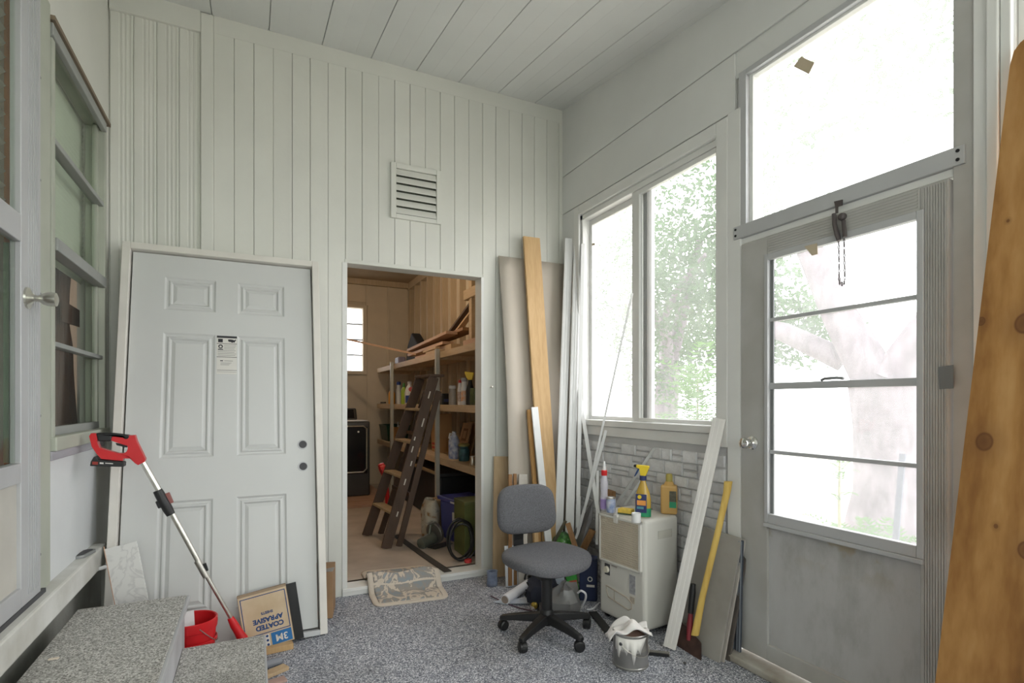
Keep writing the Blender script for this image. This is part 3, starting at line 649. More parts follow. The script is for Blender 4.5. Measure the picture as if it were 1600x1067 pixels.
# ---- dark oval gadget on the ledge
g0 = onz(126, 868, .56)
gd = thing('oval_device', 'flat dark oval gadget lying on the white ledge', 'device', (g0.x + .012, g0.y, .5605), R(78))
def oval(a, b_, z0, z1, mm, nm, par):
    k = 24; return MB().prism([(max(-a + b_, min(a - b_, 0)) * 0 + (math.copysign(a - b_, math.cos(q)) if abs(math.cos(q)) > 1e-6 else 0) + b_ * math.cos(q), b_ * math.sin(q), z0) for q in [2 * math.pi * (i + .5) / k for i in range(k)]], (0, 0, z1 - z0)).build(nm, mm, par, bevel=.002)
oval(.066, .026, 0, .012, mat('gadget_rim', (.33, .34, .34), .4, .5), 'casing', gd); oval(.055, .017, .012, .0135, dkgrey, 'screen', gd)

# ---- carton of sandpaper, printed upside down, and a black sheet behind it
carton = mat('aged_card', (.66, .53, .37), .8, c2=(.54, .40, .25), scale=8); cside = mat('card_side', (.34, .25, .17), .8)
bl_, br_, tl_, tr_ = ony(397, 1016, 2.985), ony(467, 1001, 2.985), ony(378, 932, 3.035), ony(455, 915, 3.035)
xd = (br_ - bl_).normalized(); W_ = .228; H_ = .285
base = V((tl_.x + tr_.x, 0, 0)) / 2
o0 = V((.076, 2.972, .001 + W_ / 2 * .125)); 
rotm = Matrix.Rotation(R(-8), 4, 'X') @ Matrix.Rotation(R(-7), 4, 'Y')
sp = thing('sandpaper_carton', 'worn flat carton printed coated abrasive sheets, standing upside down on the floor', 'carton', (.0795, 2.968, .016), rot=(R(-9), R(-8.5), 0))
bd = MB().bx(-W_ / 2, W_ / 2, 0, .028, 0, H_).build('box', cside, sp, bevel=.002)
MB().bx(-W_ / 2 + .002, W_ / 2 - .002, -.001, 0, .002, H_ - .012).build('front_face', carton, bd)
def line(x0, x1, z0, z1, m=inkb, y=-.0016): MB().bx(x0, x1, y, -.0008, z0, z1).build('printed_rule', m, bd)
line(-.105, .105, H_ - .026, H_ - .022); line(-.105, -.101, .01, H_ - .022); line(.101, .105, .072, H_ - .022); line(-.105, .105, .072, .076)
bluem = mat('carton_blue', (.02, .16, .42), .6); line(.010, .106, .006, .066, bluem)
line(-.06, .002, .006, .066, paper)
for i in range(3):
    for j in range(3): MB().lathe([(.006, 0), (.006, .0006)], 10, T(-.05 + i * .021, -.0016, .015 + j * .021) @ Matrix.Rotation(R(90), 4, 'X')).build('printed_dot', inkb, bd)
FR = lambda x, z: T(x, -.002, z) @ Matrix.Rotation(R(90), 4, 'X') @ Matrix.Rotation(R(180), 4, 'Z')
textmesh('COATED', .032, inkb, 'lettering', bd, FR(0.012, .105), bold=.0014); textmesh('ABRASIVE', .032, inkb, 'lettering', bd, FR(0.008, .139), bold=.0014); textmesh('SHEETS', .017, inkb, 'lettering', bd, FR(0.008, .172), bold=.0006)
textmesh('3M', .046, paper, 'lettering', bd, FR(.058, .036), bold=.001)
tag(MB().bar((.118, 3.004, .004), (.080, 3.044, .288), .245, .006, (1, -.03, .13)).build('black_board', black, loc=(.118, 3.012, .004)), 'thin black board standing behind the sandpaper carton', 'board')
# ---- cardboard behind the leaning door, scraps by the step
cb = thing('cardboard_box', 'small brown cardboard box tucked behind the leaning door frame', 'box', (.365, 3.36, .001), R(-12))
MB().bx(-.07, .07, -.10, .10, 0, .27).build('box', mat('brown_card', (.36, .22, .12), .85, var=.15), cb, bevel=.002)
MB().prism([(-.07, -.10, .27), (.07, -.10, .27), (.085, -.14, .305), (-.07, -.135, .29)], (0, .003, 0)).build('flap', mat('card_light', (.55, .50, .45), .8), cb)
def scrap(nm, label, cat, px, py, L, w_, h, rz, m): 
    p = onz(px, py, 0); o = MB().bx(-L / 2, L / 2, -w_ / 2, w_ / 2, .001, h).build(nm, m, bevel=.002); o.location = (p.x, p.y, 0); o.rotation_euler = (0, 0, rz); return tag(o, label, cat)
scrap('wood_offcut', 'orange brown wood offcut on the floor beneath the sandpaper carton', 'offcut', 431, 1018, .16, .04, .03, R(6), tan)
scrap('wood_offcut', 'pale pinkish wood offcut on the floor beside the lower step', 'offcut', 425, 1054, .14, .05, .018, R(28), plyw)
scrap('wood_offcut', 'small reddish scrap of wood at the foot of the lower step near the picture edge', 'offcut', 428, 1068, .10, .05, .012, R(15), mat('pink_scrap', (.45, .30, .25), .8))
p = onz(428, 1040, 0)
tag(MB().tube([(p.x - .08, p.y - .03, .02), (p.x + .03, p.y + .0, .02)], .019, 14).build('pipe_offcut', mat('grey_pvc', (.24, .25, .28), .5), loc=(p.x, p.y, 0), smooth=False), 'short dark grey pipe offcut lying beside the lower step', 'pipe')
scrap('floor_chip', 'tiny pale chip lying on the upper step', 'chip', 86, 1030, .0, .0, .0, 0, paper) if False else None
pc = onz(84, 1030, .40); ch_ = MB().bx(-.014, .014, -.005, .005, .4005, .404).build('paper_chip', mat('chip', (.75, .66, .55), .8)); ch_.location = (pc.x, pc.y, 0); tag(ch_, 'tiny pale paper chip lying on the upper step', 'chip')

# ---- bath mat bunched over the doorway sill
rugm, t, o = nt('camouflage_mat'); bb = bsdf(t, o, .95, 0, .1); co = coords(t, (1, .6, 1)); n1 = nd(t, 'TexNoise', Scale=9.0, Detail=2.0, Distortion=1.8); t.links.new(co, n1.inputs['Vector'])
n2 = nd(t, 'TexNoise', Scale=300.0); t.links.new(co, n2.inputs['Vector'])
t.links.new(ramp(t, n1.outputs[0], [(.0, (.30, .35, .38)), (.36, (.30, .33, .35)), (.43, (.36, .33, .30)), (.47, (.36, .33, .30)), (.475, (.66, .58, .49)), (.56, (.66, .58, .49)), (.565, (.38, .35, .33)), (.7, (.32, .36, .39))]), bb.inputs['Base Color']); bump(t, bb, n2.outputs[0], .6, .004)
rugb = mat('mat_border', (.68, .60, .51), .95, bmp=.6, bscale=300)
c00, c10, c01, c11 = V((.662, 3.30)), V((1.127, 3.25)), V((.676, 3.88)), V((1.137, 3.82))
zprof = [(0, .004), (.30, .004), (.38, .006), (.44, .030), (.50, .085), (.56, .105), (.61, .090), (.66, .062), (.72, .056), (1, .055)]
def zp(v):
    for (a, za), (b_, zb_) in zip(zprof, zprof[1:]):
        if v <= b_: k = (v - a) / (b_ - a); k = k * k * (3 - 2 * k); return za + (zb_ - za) * k
    return zprof[-1][1]
def rug_fn(e):
    def fn(u, v):
        u2 = e + (1 - 2 * e) * u; v2 = e + (1 - 2 * e) * v
        # rounded corners
        r = .13; uu = u2; 
        edge = min(v2, 1 - v2)
        if edge < r: ins = (r - math.sqrt(max(0, r * r - (r - edge) ** 2))) * .8; uu = ins + (1 - 2 * ins) * u2
        p = (c00 * (1 - uu) + c10 * uu) * (1 - v2) + (c01 * (1 - uu) + c11 * uu) * v2
        lift = .012 * math.sin(uu * 9 + 1) * max(0, 1 - abs(v2 - .55) / .16)
        return (p.x + .02 * math.sin(v2 * 3.1) * (1 if uu > .5 else .3), p.y, zp(v2) + lift + (.0045 if e else 0))
    return fn
rg = thing('bath_mat', 'cream and grey camouflage patterned mat bunched over the doorway sill', 'mat', (.9, 3.3, 0), world=True)
MB().grid(24, 40, rug_fn(0)).build('mat_edge', rugb, rg, smooth=True, solid=.007)
MB().grid(24, 40, rug_fn(.075)).build('mat_field', rugm, rg, smooth=True, solid=.004)

# ================================================================== things leaning in the far right corner
def lean(nm, label, cat, bot, top, w_, th_, m, wd=(1, 0, 0), group=None, bevel=.0015, w2=None):
    o = MB().bar(bot, top, w_, th_, wd, w2).build(nm, m, loc=bot, bevel=bevel); return tag(o, label, cat, group)
def foot(px, Y, z=.012):   # floor point under pixel column px at depth plane Y
    p = ony(px, HY, Y); return V((p.x, Y, z))
# beige sheet
shm = mat('beige_board', (.56, .50, .43), .75, var=.05, scale=1.5)
b = MB()
def shf(u, v):
    x = 1.606 + .55 * u; z = .006 + 2.306 * v; y = 3.40 + .165 * v - .05 * math.sin(v * math.pi) * (1 - u) ** 2 * 1.0
    return (x + .012 * math.sin(v * 3) * (1 - u), y, z)
b.grid(6, 20, shf); sh = b.build('wall_sheet', shm, loc=(1.9, 3.40, 0), smooth=True, solid=.01); tag(sh, 'large beige wallboard sheet leaning against the boarded corner', 'sheet')
lean('timber_board', 'long tan pine board with knots leaning in front of the beige sheet', 'board', (1.895, 3.27, .012), ony(830, 371, 3.52), .136, .02, tan)
lean('timber_strip', 'narrow orange wood strip along the edge of the tan pine board', 'strip', (1.806, 3.275, .012), ony(836, 640, 3.42) + V((-.050, 0, 0)), .030, .02, wood('orange_strip', (.55, .32, .13), (.45, .25, .09)))
lean('lath', 'short white painted lath in front of the tan pine board', 'lath', (1.862, 3.225, .012), ony(835, 636, 3.355), .052, .012, whitew)
lean('plywood_plank', 'pale plywood plank standing beside the doorway lining', 'plank', V((1.575, 3.47, .012)), ony(783, 713, 3.555), .112, .012, plyw)
lean('wood_strip', 'left one of two thin dark brown strips behind the chair', 'strip', foot(797, 3.27), ony(797, 741, 3.385), .026, .012, brownw, group='brown strips')
lean('wood_strip', 'right one of two thin dark brown strips behind the chair', 'strip', foot(805, 3.27), ony(804.5, 740, 3.385), .022, .012, brownw, group='brown strips')
lean('white_board', 'short white board standing behind the chair back', 'board', foot(817, 3.24), ony(817, 741, 3.37), .065, .012, mat('streaky_white', (.66, .63, .58), .6, c2=(.45, .40, .34), scale=10))
lean('wood_post', 'brown wooden post seen under the chair back', 'post', foot(838, 3.20), ony(836, 800, 3.30), .03, .03, tan)
# white trims in the corner
trimp = mat('white_plastic_trim', (.84, .84, .84), .35, var=.03)
def moulding(nm, label, cat, bot, top, w_, th_, m, wd, group=None):
    o = lean(nm, label, cat, bot, top, w_, th_, m, wd, group)
    bot, top = V(bot), V(top); a = (top - bot).normalized(); d = V(wd); d = (d - a * d.dot(a)).normalized(); n_ = a.cross(d)
    if n_.dot(CAM - bot) < 0: n_ = -n_
    for k in (-.32, 0, .32): MB().bar(bot + d * w_ * k + n_ * (th_ / 2 + .0015), top + d * w_ * k + n_ * (th_ / 2 + .0015), w_ * .16, .003, d).build('bead', m, o)
    return o
G = 'white trims leaning in the corner'
moulding('door_trim', 'leftmost tall white trim leaning in the window corner', 'trim', (1.925, 3.27, .012), ony(889, 373, 3.46), .060, .014, trimp, (1, -.35, 0), G)
moulding('door_trim', 'tall white trim second from left in the window corner', 'trim', (1.985, 3.22, .012), ony(903, 384, 3.40), .060, .014, trimp, (1, -.35, 0), G)
lean('door_trim', 'narrow tall white trim against the slider window casing', 'trim', (2.03, 3.18, .012), ony(911, 381, 3.33), .028, .014, trimp, (1, -.6, 0), G)
def stick(nm, label, bot, top, r, m=trimp, flat=True):
    return lean(nm, label, 'stick', bot, top, r * 2, r * 1.1, m, (1, -.8, 0))
stick('white_stick', 'long thin white stick slanting across the window pane', (2.02, 3.26, .012), onx(988, 458, 2.142), .007)
stick('white_stick', 'white stick leaning left, crossing another below the window', (2.10, 3.02, .50), onx(903, 600, 2.13), .013)
stick('white_stick', 'white stick ending just under the window sill', (2.02, 3.17, .30), onx(947, 672, 2.14), .010)
stick('white_stick', 'short upright white lath between the corner trims and crossed sticks', foot(903, 3.14), ony(904.5, 775, 3.2), .013)
stick('white_stick', 'pinkish white stick behind the bottle on the dehumidifier', (2.06, 2.98, .30), onx(934, 735, 2.14), .009)
# bent metal flashing and brown boards, green bag
fl = MB(); f0, f1, f2 = onx(884, 868, 1.98), onx(927, 782, 2.10), onx(912, 862, 1.98)
fl.prism([onx(880, 880, 1.97), onx(892, 838, 2.02), onx(927, 781, 2.10), onx(925, 812, 2.08), onx(905, 862, 1.99), onx(900, 885, 1.96)], (.006, .004, 0))
tag(fl.build('metal_flashing', mat('dark_flashing', (.16, .155, .16), .45, .5, var=.2), loc=onx(888, 868, 1.97)), 'dark bent strip of metal flashing beside the dehumidifier', 'flashing')
lean('wood_block', 'brown board end slanting over the green bag', 'board', onx(903, 868, 1.93), onx(887, 817, 1.90), .035, .014, brownw, (1, -.6, 0))
lean('wood_block', 'brown board tilting up against the dehumidifier side', 'board', onx(905, 870, 1.97), onx(926, 828, 2.03), .045, .014, brownw, (1, -.6, 0))
lean('wood_block', 'thin dark board leaning left of the green bag', 'board', onx(857, 862, 1.86), onx(884, 814, 1.90), .020, .012, mat('dark_olive_wood', (.13, .12, .08), .7), (1, -.6, 0))
gb = MB(); gp = onx(873, 850, 1.92)
gb.lathe([(.01, -.13), (.075, -.12), (.085, -.05), (.07, .03), (.03, .075), (.008, .085)], 14, T(gp.x + .03, gp.y, gp.z) @ Matrix.Rotation(R(12), 4, 'Y'))
m_, t, o = nt('green_bag'); bb = bsdf(t, o, .35); co = coords(t); vo = nd(t, 'TexNoise', Scale=22.0, Detail=2.0); t.links.new(co, vo.inputs['Vector'])
t.links.new(ramp(t, vo.outputs[0], [(.35, (.01, .035, .012)), (.5, (.05, .20, .03)), (.58, (.10, .30, .06)), (.66, (.55, .62, .55)), (.7, (.03, .1, .02))]), bb.inputs['Base Color'])
tag(gb.build('garden_bag', m_, loc=(gp.x, gp.y, gp.z - .13), smooth=True), 'crumpled dark green printed garden bag behind the chair', 'bag')
# ================================================================== office chair
chx, chy = 1.42, 2.52
ch = thing('office_chair', 'armless dark grey fabric office chair on black five-star casters', 'chair', (chx, chy, 0), 0)
for k in range(5):
    a = R(139 + 72 * k); ca, sa = math.cos(a), math.sin(a)
    M = Matrix.Rotation(a, 4, 'Z')
    lg = MB()
    pr = [(.02, .120, .030, .045), (.09, .112, .027, .040), (.18, .097, .022, .032), (.25, .082, .018, .026), (.262, .074, .014, .018)]
    vs = []
    for r_, zt, hw, hh in pr: vs += [M @ V((r_, -hw, zt - hh)), M @ V((r_, hw, zt - hh)), M @ V((r_, hw * .75, zt)), M @ V((r_, -hw * .75, zt))]
    n = len(pr); lg.add(vs, [(i * 4 + j, i * 4 + (j + 1) % 4, (i + 1) * 4 + (j + 1) % 4, (i + 1) * 4 + j) for i in range(n - 1) for j in range(4)] + [(3, 2, 1, 0), tuple((n - 1) * 4 + j for j in range(4))])
    leg = lg.build('leg', black, ch, bevel=.004)
    cast = MB(); cx_, cy_ = ca * .243, sa * .243; tw = a + .9
    MC = T(cx_, cy_, .027) @ Matrix.Rotation(tw, 4, 'Z') @ Matrix.Rotation(R(90), 4, 'X')
    for s_ in (-1, 1): cast.lathe([(.012, s_ * .004), (.0265, s_ * .005), (.0265, s_ * .017), (.020, s_ * .021)][::s_], 18, MC)
    cast.lathe([(.008, .012), (.008, .06)], 10, T(cx_, cy_, 0))
    cast.lathe([(.0285, -.006), (.0285, .006)], 16, MC)
    cast.build('caster', black, leg, smooth=False)
MB().lathe([(.034, .06), (.038, .075), (.038, .125), (.030, .14)], 20).build('hub', black, ch, smooth=True)
MB().lathe([(.030, .13), (.029, .30), (.027, .305)], 20).build('column_sleeve', black, ch, smooth=False)
MB().lathe([(.014, .30), (.014, .335)], 16).build('gas_lift', chrome, ch, smooth=True)
MB().bx(-.09, .09, -.10, .12, .330, .348).build('seat_plate', black, ch, bevel=.004)
RS = Matrix.Rotation(R(8), 4, 'Z')   # seat turned a little against the base
def seat_fn(top):
    def fn(u, v):
        a = 2 * math.pi * u; e = 2 / 2.9
        cx_ = math.copysign(abs(math.cos(a)) ** e, math.cos(a)); sy_ = math.copysign(abs(math.sin(a)) ** e, math.sin(a))
        return cx_, sy_
    return fn
cush = MB(); prof_ = [(.0, .362), (.45, .361), (.80, .364), (.93, .370), (.985, .381), (1.0, .393), (.985, .405), (.93, .415), (.80, .421), (.55, .423), (.25, .4215), (.0, .421)]
NU = 40; vs = []
for r_, z in prof_:
    for k in range(NU):
        a = 2 * math.pi * k / NU; e = 2 / 2.7
        x = .235 * r_ * math.copysign(abs(math.cos(a)) ** e, math.cos(a)); y = .205 * r_ * math.copysign(abs(math.sin(a)) ** e, math.sin(a))
        dz = -.035 * max(0, (-y - .08) / .135) ** 2 + .010 * (x / .235) ** 2 * (1 if z > .39 else 0) + (.018 * max(0, (y - .08) / .13) ** 1.5 if z > .38 else 0)
        vs.append(T(.01, .02, .012) @ RS @ V((x, y, z + dz)))
n = len(prof_); cush.add(vs, [(i * NU + k, i * NU + (k + 1) % NU, (i + 1) * NU + (k + 1) % NU, (i + 1) * NU + k) for i in range(n - 1) for k in range(NU)])
cush.build('seat_cushion', fabric, ch, smooth=True)
def bkp(x, z, y): return T(-.005, .235, .635) @ Matrix.Rotation(R(-6), 4, 'Z') @ Matrix.Rotation(R(-9), 4, 'X') @ V((x, y + .06 * x * x * -6 * 0 - .35 * x * x, z))
bk_ = MB(); prof_ = [(0, .030), (.5, .030), (.88, .028), (.97, .020), (1.0, .004), (.985, -.012), (.93, -.024), (.75, -.031), (.4, -.034), (0, -.034)]; vs = []
for r_, y in prof_:
    for k in range(NU):
        a = 2 * math.pi * k / NU; e = 2 / 3.6
        x = .178 * r_ * math.copysign(abs(math.cos(a)) ** e, math.cos(a)); z = .140 * r_ * math.copysign(abs(math.sin(a)) ** e, math.sin(a))
        x *= 1 + .04 * (-z / .14)
        vs.append(bkp(x, z, y))
n = len(prof_); bk_.add(vs, [(i * NU + k, i * NU + (k + 1) % NU, (i + 1) * NU + (k + 1) % NU, (i + 1) * NU + k) for i in range(n - 1) for k in range(NU)])
bk_.build('backrest', fabric, ch, smooth=True)
br = MB(); pts = [(.0, .05, .338), (-.01, .15, .338), (-.02, .235, .345), (-.03, .275, .375), (-.03, .283, .45), (-.03, .280, .56), (-.03, .272, .62)]
for p, q in zip(pts, pts[1:]): br.bar(p, q, .062, .010, (1, .05, 0))
br.build('back_bracket', black, ch)

# ================================================================== dehumidifier and what stands on it
ivory = mat('ivory_plastic', (.70, .68, .63), .45, var=.04, scale=2); ivory2 = mat('ivory_grille', (.66, .58, .46), .5, var=.05)
DW, DD, DH = .36, .265, .622; Z0 = .025
dh = thing('dehumidifier', 'ivory plastic dehumidifier with square grille standing against the brick facing', 'dehumidifier', (1.978, 2.453, 0), R(7))
def rbox(x0, x1, y0, y1, z0, z1): return MB().bx(x0, x1, y0, y1, z0, z1)
bd = rbox(-DD / 2, DD / 2, -DW / 2, DW / 2, Z0, DH).build('housing', ivory, dh, bevel=.022, seg=4)
for sx in (-1, 1):
    for sy in (-1, 1): MB().lathe([(.018, -.010), (.018, .010)], 12, T(sx * .09, sy * .15, .018) @ Matrix.Rotation(R(90), 4, 'X')).build('castor', black, dh)
xf = -DD / 2
gr = MB(); y0, y1, z0, z1 = -.160, .164, .335, .607
for a, b_, c, d_ in ((y0, y1, z0, z0 + .014), (y0, y1, z1 - .014, z1), (y0, y0 + .016, z0, z1), (y1 - .012, y1, z0, z1)): gr.bx(xf - .016, xf + .004, a, b_, c, d_)
grf = gr.build('grille_frame', ivory, dh, bevel=.003)
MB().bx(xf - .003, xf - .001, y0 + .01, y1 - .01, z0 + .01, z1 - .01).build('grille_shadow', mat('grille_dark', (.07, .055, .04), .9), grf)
g1 = MB(); n = 27
for i in range(n): yy = y0 + .016 + (y1 - y0 - .028) * (i + .5) / n; g1.bx(xf - .013, xf - .005, yy - .0019, yy + .0019, z0 + .014, z1 - .014)
n = 20
for i in range(n): zz_ = z0 + .014 + (z1 - z0 - .028) * (i + .5) / n; g1.bx(xf - .013, xf - .005, y0 + .016, y1 - .012, zz_ - .0019, zz_ + .0019)
tag(g1.build('grille_mesh', ivory2, grf), kind='stuff')
MB().bx(xf - .018, xf - .0, .01, .045, .570, .620).build('grille_tab', ivory, dh, bevel=.006)
MB().bx(xf - .003, xf + .002, .088, .130, .258, .322).build('dial_plate', dkgrey, dh, bevel=.002)
MB().lathe([(.019, 0), (.017, .014)], 16, T(xf - .003, .109, .29) @ Matrix.Rotation(R(-90), 4, 'Y')).build('dial', mat('cream_dial', (.75, .70, .58), .5), dh)
MB().bx(xf - .004, xf + .002, .030, .075, .316, .323).build('vent_slot', mat('slot_grey', (.38, .34, .30), .6), dh, bevel=.002)
MB().bx(xf - .0015, xf + .001, -.110, -.066, .205, .308).build('spec_label', mat('spec_grey', (.36, .36, .38), .6, var=.3, scale=60), dh)
MB().bx(xf - .0015, xf + .001, -.105, -.07, .155, .19).build('spec_label', mat('spec_beige', (.50, .44, .36), .6, var=.2, scale=60), dh)
tk = MB(); k = [(-.095, .085), (-.105, .105), (-.085, .128), (.11, .128), (.118, .12)]
pts = [(xf - .002, .118, .195), (xf - .002, -.05, .175), (xf - .002, -.085, .155), (xf - .002, -.085, .125), (xf - .002, -.06, .11), (xf - .002, .10, .135)]
MB().tube(pts, .0035, 6, closed=True).build('tank_outline', mat('seam_brown', (.45, .39, .32), .6), dh)
MB().tube([(xf - .002, .05, .187), (xf - .002, .05, .126)], .002, 6).build('tank_seam', MATS['seam_brown'], dh)
hd = MB(); yR = -DW / 2
for a, b_, c, d_ in ((-.055, .055, .510, .514), (-.055, .055, .550, .554), (-.055, -.051, .510, .554), (.051, .055, .510, .554)): hd.bx(a + .02, b_ + .02, yR - .002, yR + .003, c, d_)
hd.build('side_grip', mat('grip_line', (.55, .53, .48), .6), dh); MB().bx(-.031, .071, yR - .001, yR + .002, .514, .550).build('grip_recess', mat('grip_in', (.58, .56, .50), .6), dh)
# floor board under the unit's front edge
lean('dark_strip', 'black strip lying on the floor under the dehumidifier edge', 'strip', onz(926, 956, .006), onz(962, 1000, .006), .05, .008, black, (1, .3, 0))
ZT = DH
def ontop(px, py): return onz(px, py, ZT)
def lathe_thing(nm, label, cat, loc, parts, rz=0, group=None, n=18, sx=1, sy=1):
    t_ = thing(nm, label, cat, loc, rz, group)
    for pn, prof, m in parts: MB().lathe(prof, n, sx=sx, sy=sy).build(pn, m, t_, smooth=True)
    return t_
purple = mat('lilac_label', (.36, .26, .55), .5)
p = ontop(944, 797)
sq_ = lathe_thing('squeeze_bottle', 'clear squeeze bottle with red and white cap on the dehumidifier', 'bottle', (p.x, p.y, ZT + .001), [
    ('body', [(.017, 0), (.019, .005), (.019, .055), (.016, .08), (.018, .11), (.019, .125), (.014, .16), (.012, .165)], clearplastic('clear_lilac', (.72, .70, .78), .55)),
    ('label', [(.0193, .008), (.0195, .010), (.0195, .052), (.0193, .054)], purple),
    ('cap', [(.014, .165), (.0145, .168), (.0145, .188), (.012, .19)], red), ('nozzle', [(.008, .19), (.007, .205), (.006, .215), (.005, .23), (.003, .232)], whitew)])
sq_.scale = (1.2, 1.2, 1.22)
p = ontop(953, 800)
sq_ = lathe_thing('small_can', 'small printed can with silver rim beside the squeeze bottle', 'can', (p.x, p.y - .01, ZT + .001), [
    ('body', [(.0185, 0), (.020, .003), (.020, .050), (.018, .058)], mat('can_print', (.62, .62, .66), .4, c2=(.12, .20, .42), scale=45)), ('rim', [(.0185, .058), (.0185, .064), (.016, .065)], steel)])
sq_.scale = (1.35,) * 3
p = ontop(977, 803)
sg = thing('kitchen_sponge', 'yellow sponge with dark scouring side on the dehumidifier', 'sponge', (p.x + .005, p.y, ZT + .001), R(-60))
MB().bx(-.040, .040, -.026, .026, 0, .006).build('scourer', mat('scourer', (.06, .09, .05), .9), sg); MB().bx(-.040, .040, -.026, .026, .006, .030).build('foam', mat('yellow_foam', (.72, .50, .08), .9, var=.12, scale=60, bmp=.8, bscale=120), sg, bevel=.004)
p = ontop(1002, 808)
amber = clearplastic('amber_liquid', (.60, .38, .06), .88, .12); navy = mat('navy_label', (.03, .04, .14), .5); orange = mat('orange_print', (.85, .35, .08), .5); yellow = mat('yellow_plastic', (.85, .62, .03), .35); green = mat('green_label', (.02, .28, .13), .45)
sb_ = thing('spray_bottle', 'amber cleaner spray bottle with yellow trigger head', 'bottle', (p.x + .02, p.y + .01, ZT + .001), R(-52))
MB().lathe([(.040, 0), (.043, .004), (.043, .095), (.036, .13), (.024, .165), (.016, .185), (.014, .20)], 22, sy=.62).build('body', amber, sb_, smooth=True)
MB().lathe([(.0435, .002), (.0438, .004), (.0438, .045), (.0433, .048)], 22, sy=.63).build('green_base', green, sb_, smooth=True)
lb = MB().bx(-.034, .026, -.0300, -.0260, .025, .125).build('front_label', navy, sb_, bevel=.002)
MB().bx(-.026, .022, -.0312, -.0298, .065, .092).build('brand_print', orange, lb, bevel=.002)
MB().lathe([(.011, 0), (.011, .001)], 14, T(-.012, -.0302, .110) @ Matrix.Rotation(R(90), 4, 'X')).build('brand_print', yellow, lb)
MB().bx(-.026, .010, -.0312, -.0298, .045, .058).build('brand_print', mat('label_teal', (.10, .30, .35), .5), lb)
MB().lathe([(.018, .198), (.0185, .20), (.0185, .222), (.016, .224)], 18).build('collar', navy, sb_, smooth=True)
hdm = MB(); hdm.prism([(-.013, -.012, .223), (.016, -.012, .223), (.036, -.012, .274), (.030, -.012, .279), (-.034, -.012, .282), (-.036, -.012, .268), (-.018, -.012, .26)], (0, .024, 0)); hdm.build('spray_head', yellow, sb_, bevel=.003)
MB().lathe([(.009, 0), (.007, .014)], 12, T(-.036, 0, .275) @ Matrix.Rotation(R(-90), 4, 'Y')).build('nozzle', black, sb_)
MB().prism([(-.026, -.006, .262), (-.018, -.006, .262), (-.030, -.006, .236), (-.044, -.006, .215), (-.048, -.006, .217), (-.038, -.006, .240)], (0, .012, 0)).build('trigger', inkb, sb_, bevel=.002)
p = ontop(995, 816)
lathe_thing('plastic_cup', 'small white plastic cup at the front corner of the dehumidifier', 'cup', (p.x - .004, p.y + .0, ZT + .001), [('cup', [(.022, 0), (.0235, .002), (.024, .046), (.0235, .048), (.021, .046), (.02, .03)], whitew)])
p = ontop(1050, 803)
ab = thing('detergent_bottle', 'flat orange cleaner bottle with olive cap and green label', 'bottle', (p.x - .012, p.y + .01, ZT + .001), R(-46))
amb2 = clearplastic('orange_liquid', (.62, .38, .13), .93, .15)
MB().bx(-.040, .040, -.024, .024, 0, .118).build('body', amb2, ab, bevel=.010, seg=3)
MB().lathe([(.030, .112), (.022, .126), (.016, .134)], 18, sy=.75).build('shoulder', amb2, ab, smooth=True); MB().lathe([(.0165, .132), (.0165, .156), (.012, .163)], 16).build('cap', mat('olive_cap', (.42, .34, .08), .5), ab, smooth=True)
lb = MB().bx(.003, .036, -.0255, -.0238, .028, .095).build('label', mat('dark_label', (.10, .09, .06), .5, var=.5, scale=80), ab); MB().bx(.003, .036, -.0262, -.0255, .028, .052).build('label_band', green, lb)
ab.scale = (1.12, 1.12, 1.38)
# grey pipes propped behind the bottles
stick('grey_pipe', 'grey plastic tube propped behind the spray bottle', onx(962, 790, 2.06), onx(1022, 700, 2.13), .009, mat('grey_tube', (.55, .56, .55), .4))
stick('grey_pipe', 'thicker grey rail below the tube behind the spray bottle', onx(976, 788, 2.07), onx(1003, 748, 2.13), .008, MATS['grey_tube'])
tag(MB().bx(-.05, .05, -.012, .012, 0, .045).build('wood_scrap', brownw, loc=(0, 0, 0)), 'brown wood scrap behind the can on the dehumidifier', 'offcut')
o = bpy.data.objects['wood_scrap']; q = onx(957, 783, 2.125); o.location = (q.x, q.y + .02, ZT); o.rotation_euler = (0, 0, R(80))

# ================================================================== paint can, axe, boards by the storm door
cp = V((1.625, 2.07, 0))
can = thing('paint_can', 'dented steel paint can with white drips and a bail handle', 'paint can', cp, 0)
MB().lathe([(.083, .0), (.085, .004), (.085, .010), (.082, .013), (.082, .083), (.0832, .086), (.082, .089), (.082, .150), (.085, .153), (.085, .160), (.082, .163), (.074, .160), (.072, .148), (.0, .147)], 30, cap=False).build('can_shell', mat('tin', (.50, .49, .47), .3, .85, c2=(.34, .33, .31), scale=7, bmp=.15, bscale=12), can, smooth=True)
MB().lathe([(.0, .150), (.072, .150)], 24, cap=False).build('paint_inside', mat('dry_paint', (.35, .22, .18), .6), can)
dr = MB(); a0 = -122; segs = 26; vt = []; vb = []
drip = [.095, .085, .09, .06, .055, .085, .098, .092, .10, .088, .072, .095, .102, .098, .06, .03, .055, .09, .104, .09, .078, .10, .11, .12, .13, .14, .146]
for i in range(segs + 1):
    a = R(a0 - 62 + i * 4.4); r_ = .0842
    vt.append(V((r_ * math.cos(a), r_ * math.sin(a), .151))); vb.append(V((r_ * math.cos(a), r_ * math.sin(a), drip[i])))
dr.add(vt + vb, [(i, i + 1, segs + 2 + i, segs + 1 + i) for i in range(segs)]); dr.build('paint_drips', mat('wet_white', (.76, .74, .70), .35), can, smooth=True, solid=.0015)
MB().tube([(.086 * math.cos(a), .086 * math.sin(a), .118 - .055 * math.sin(k)) for k, a in [(q * math.pi / 14, R(200) + R(170) * q / 14) for q in range(15)]], .0017, 6).build('bail_handle', steel, can, smooth=True)
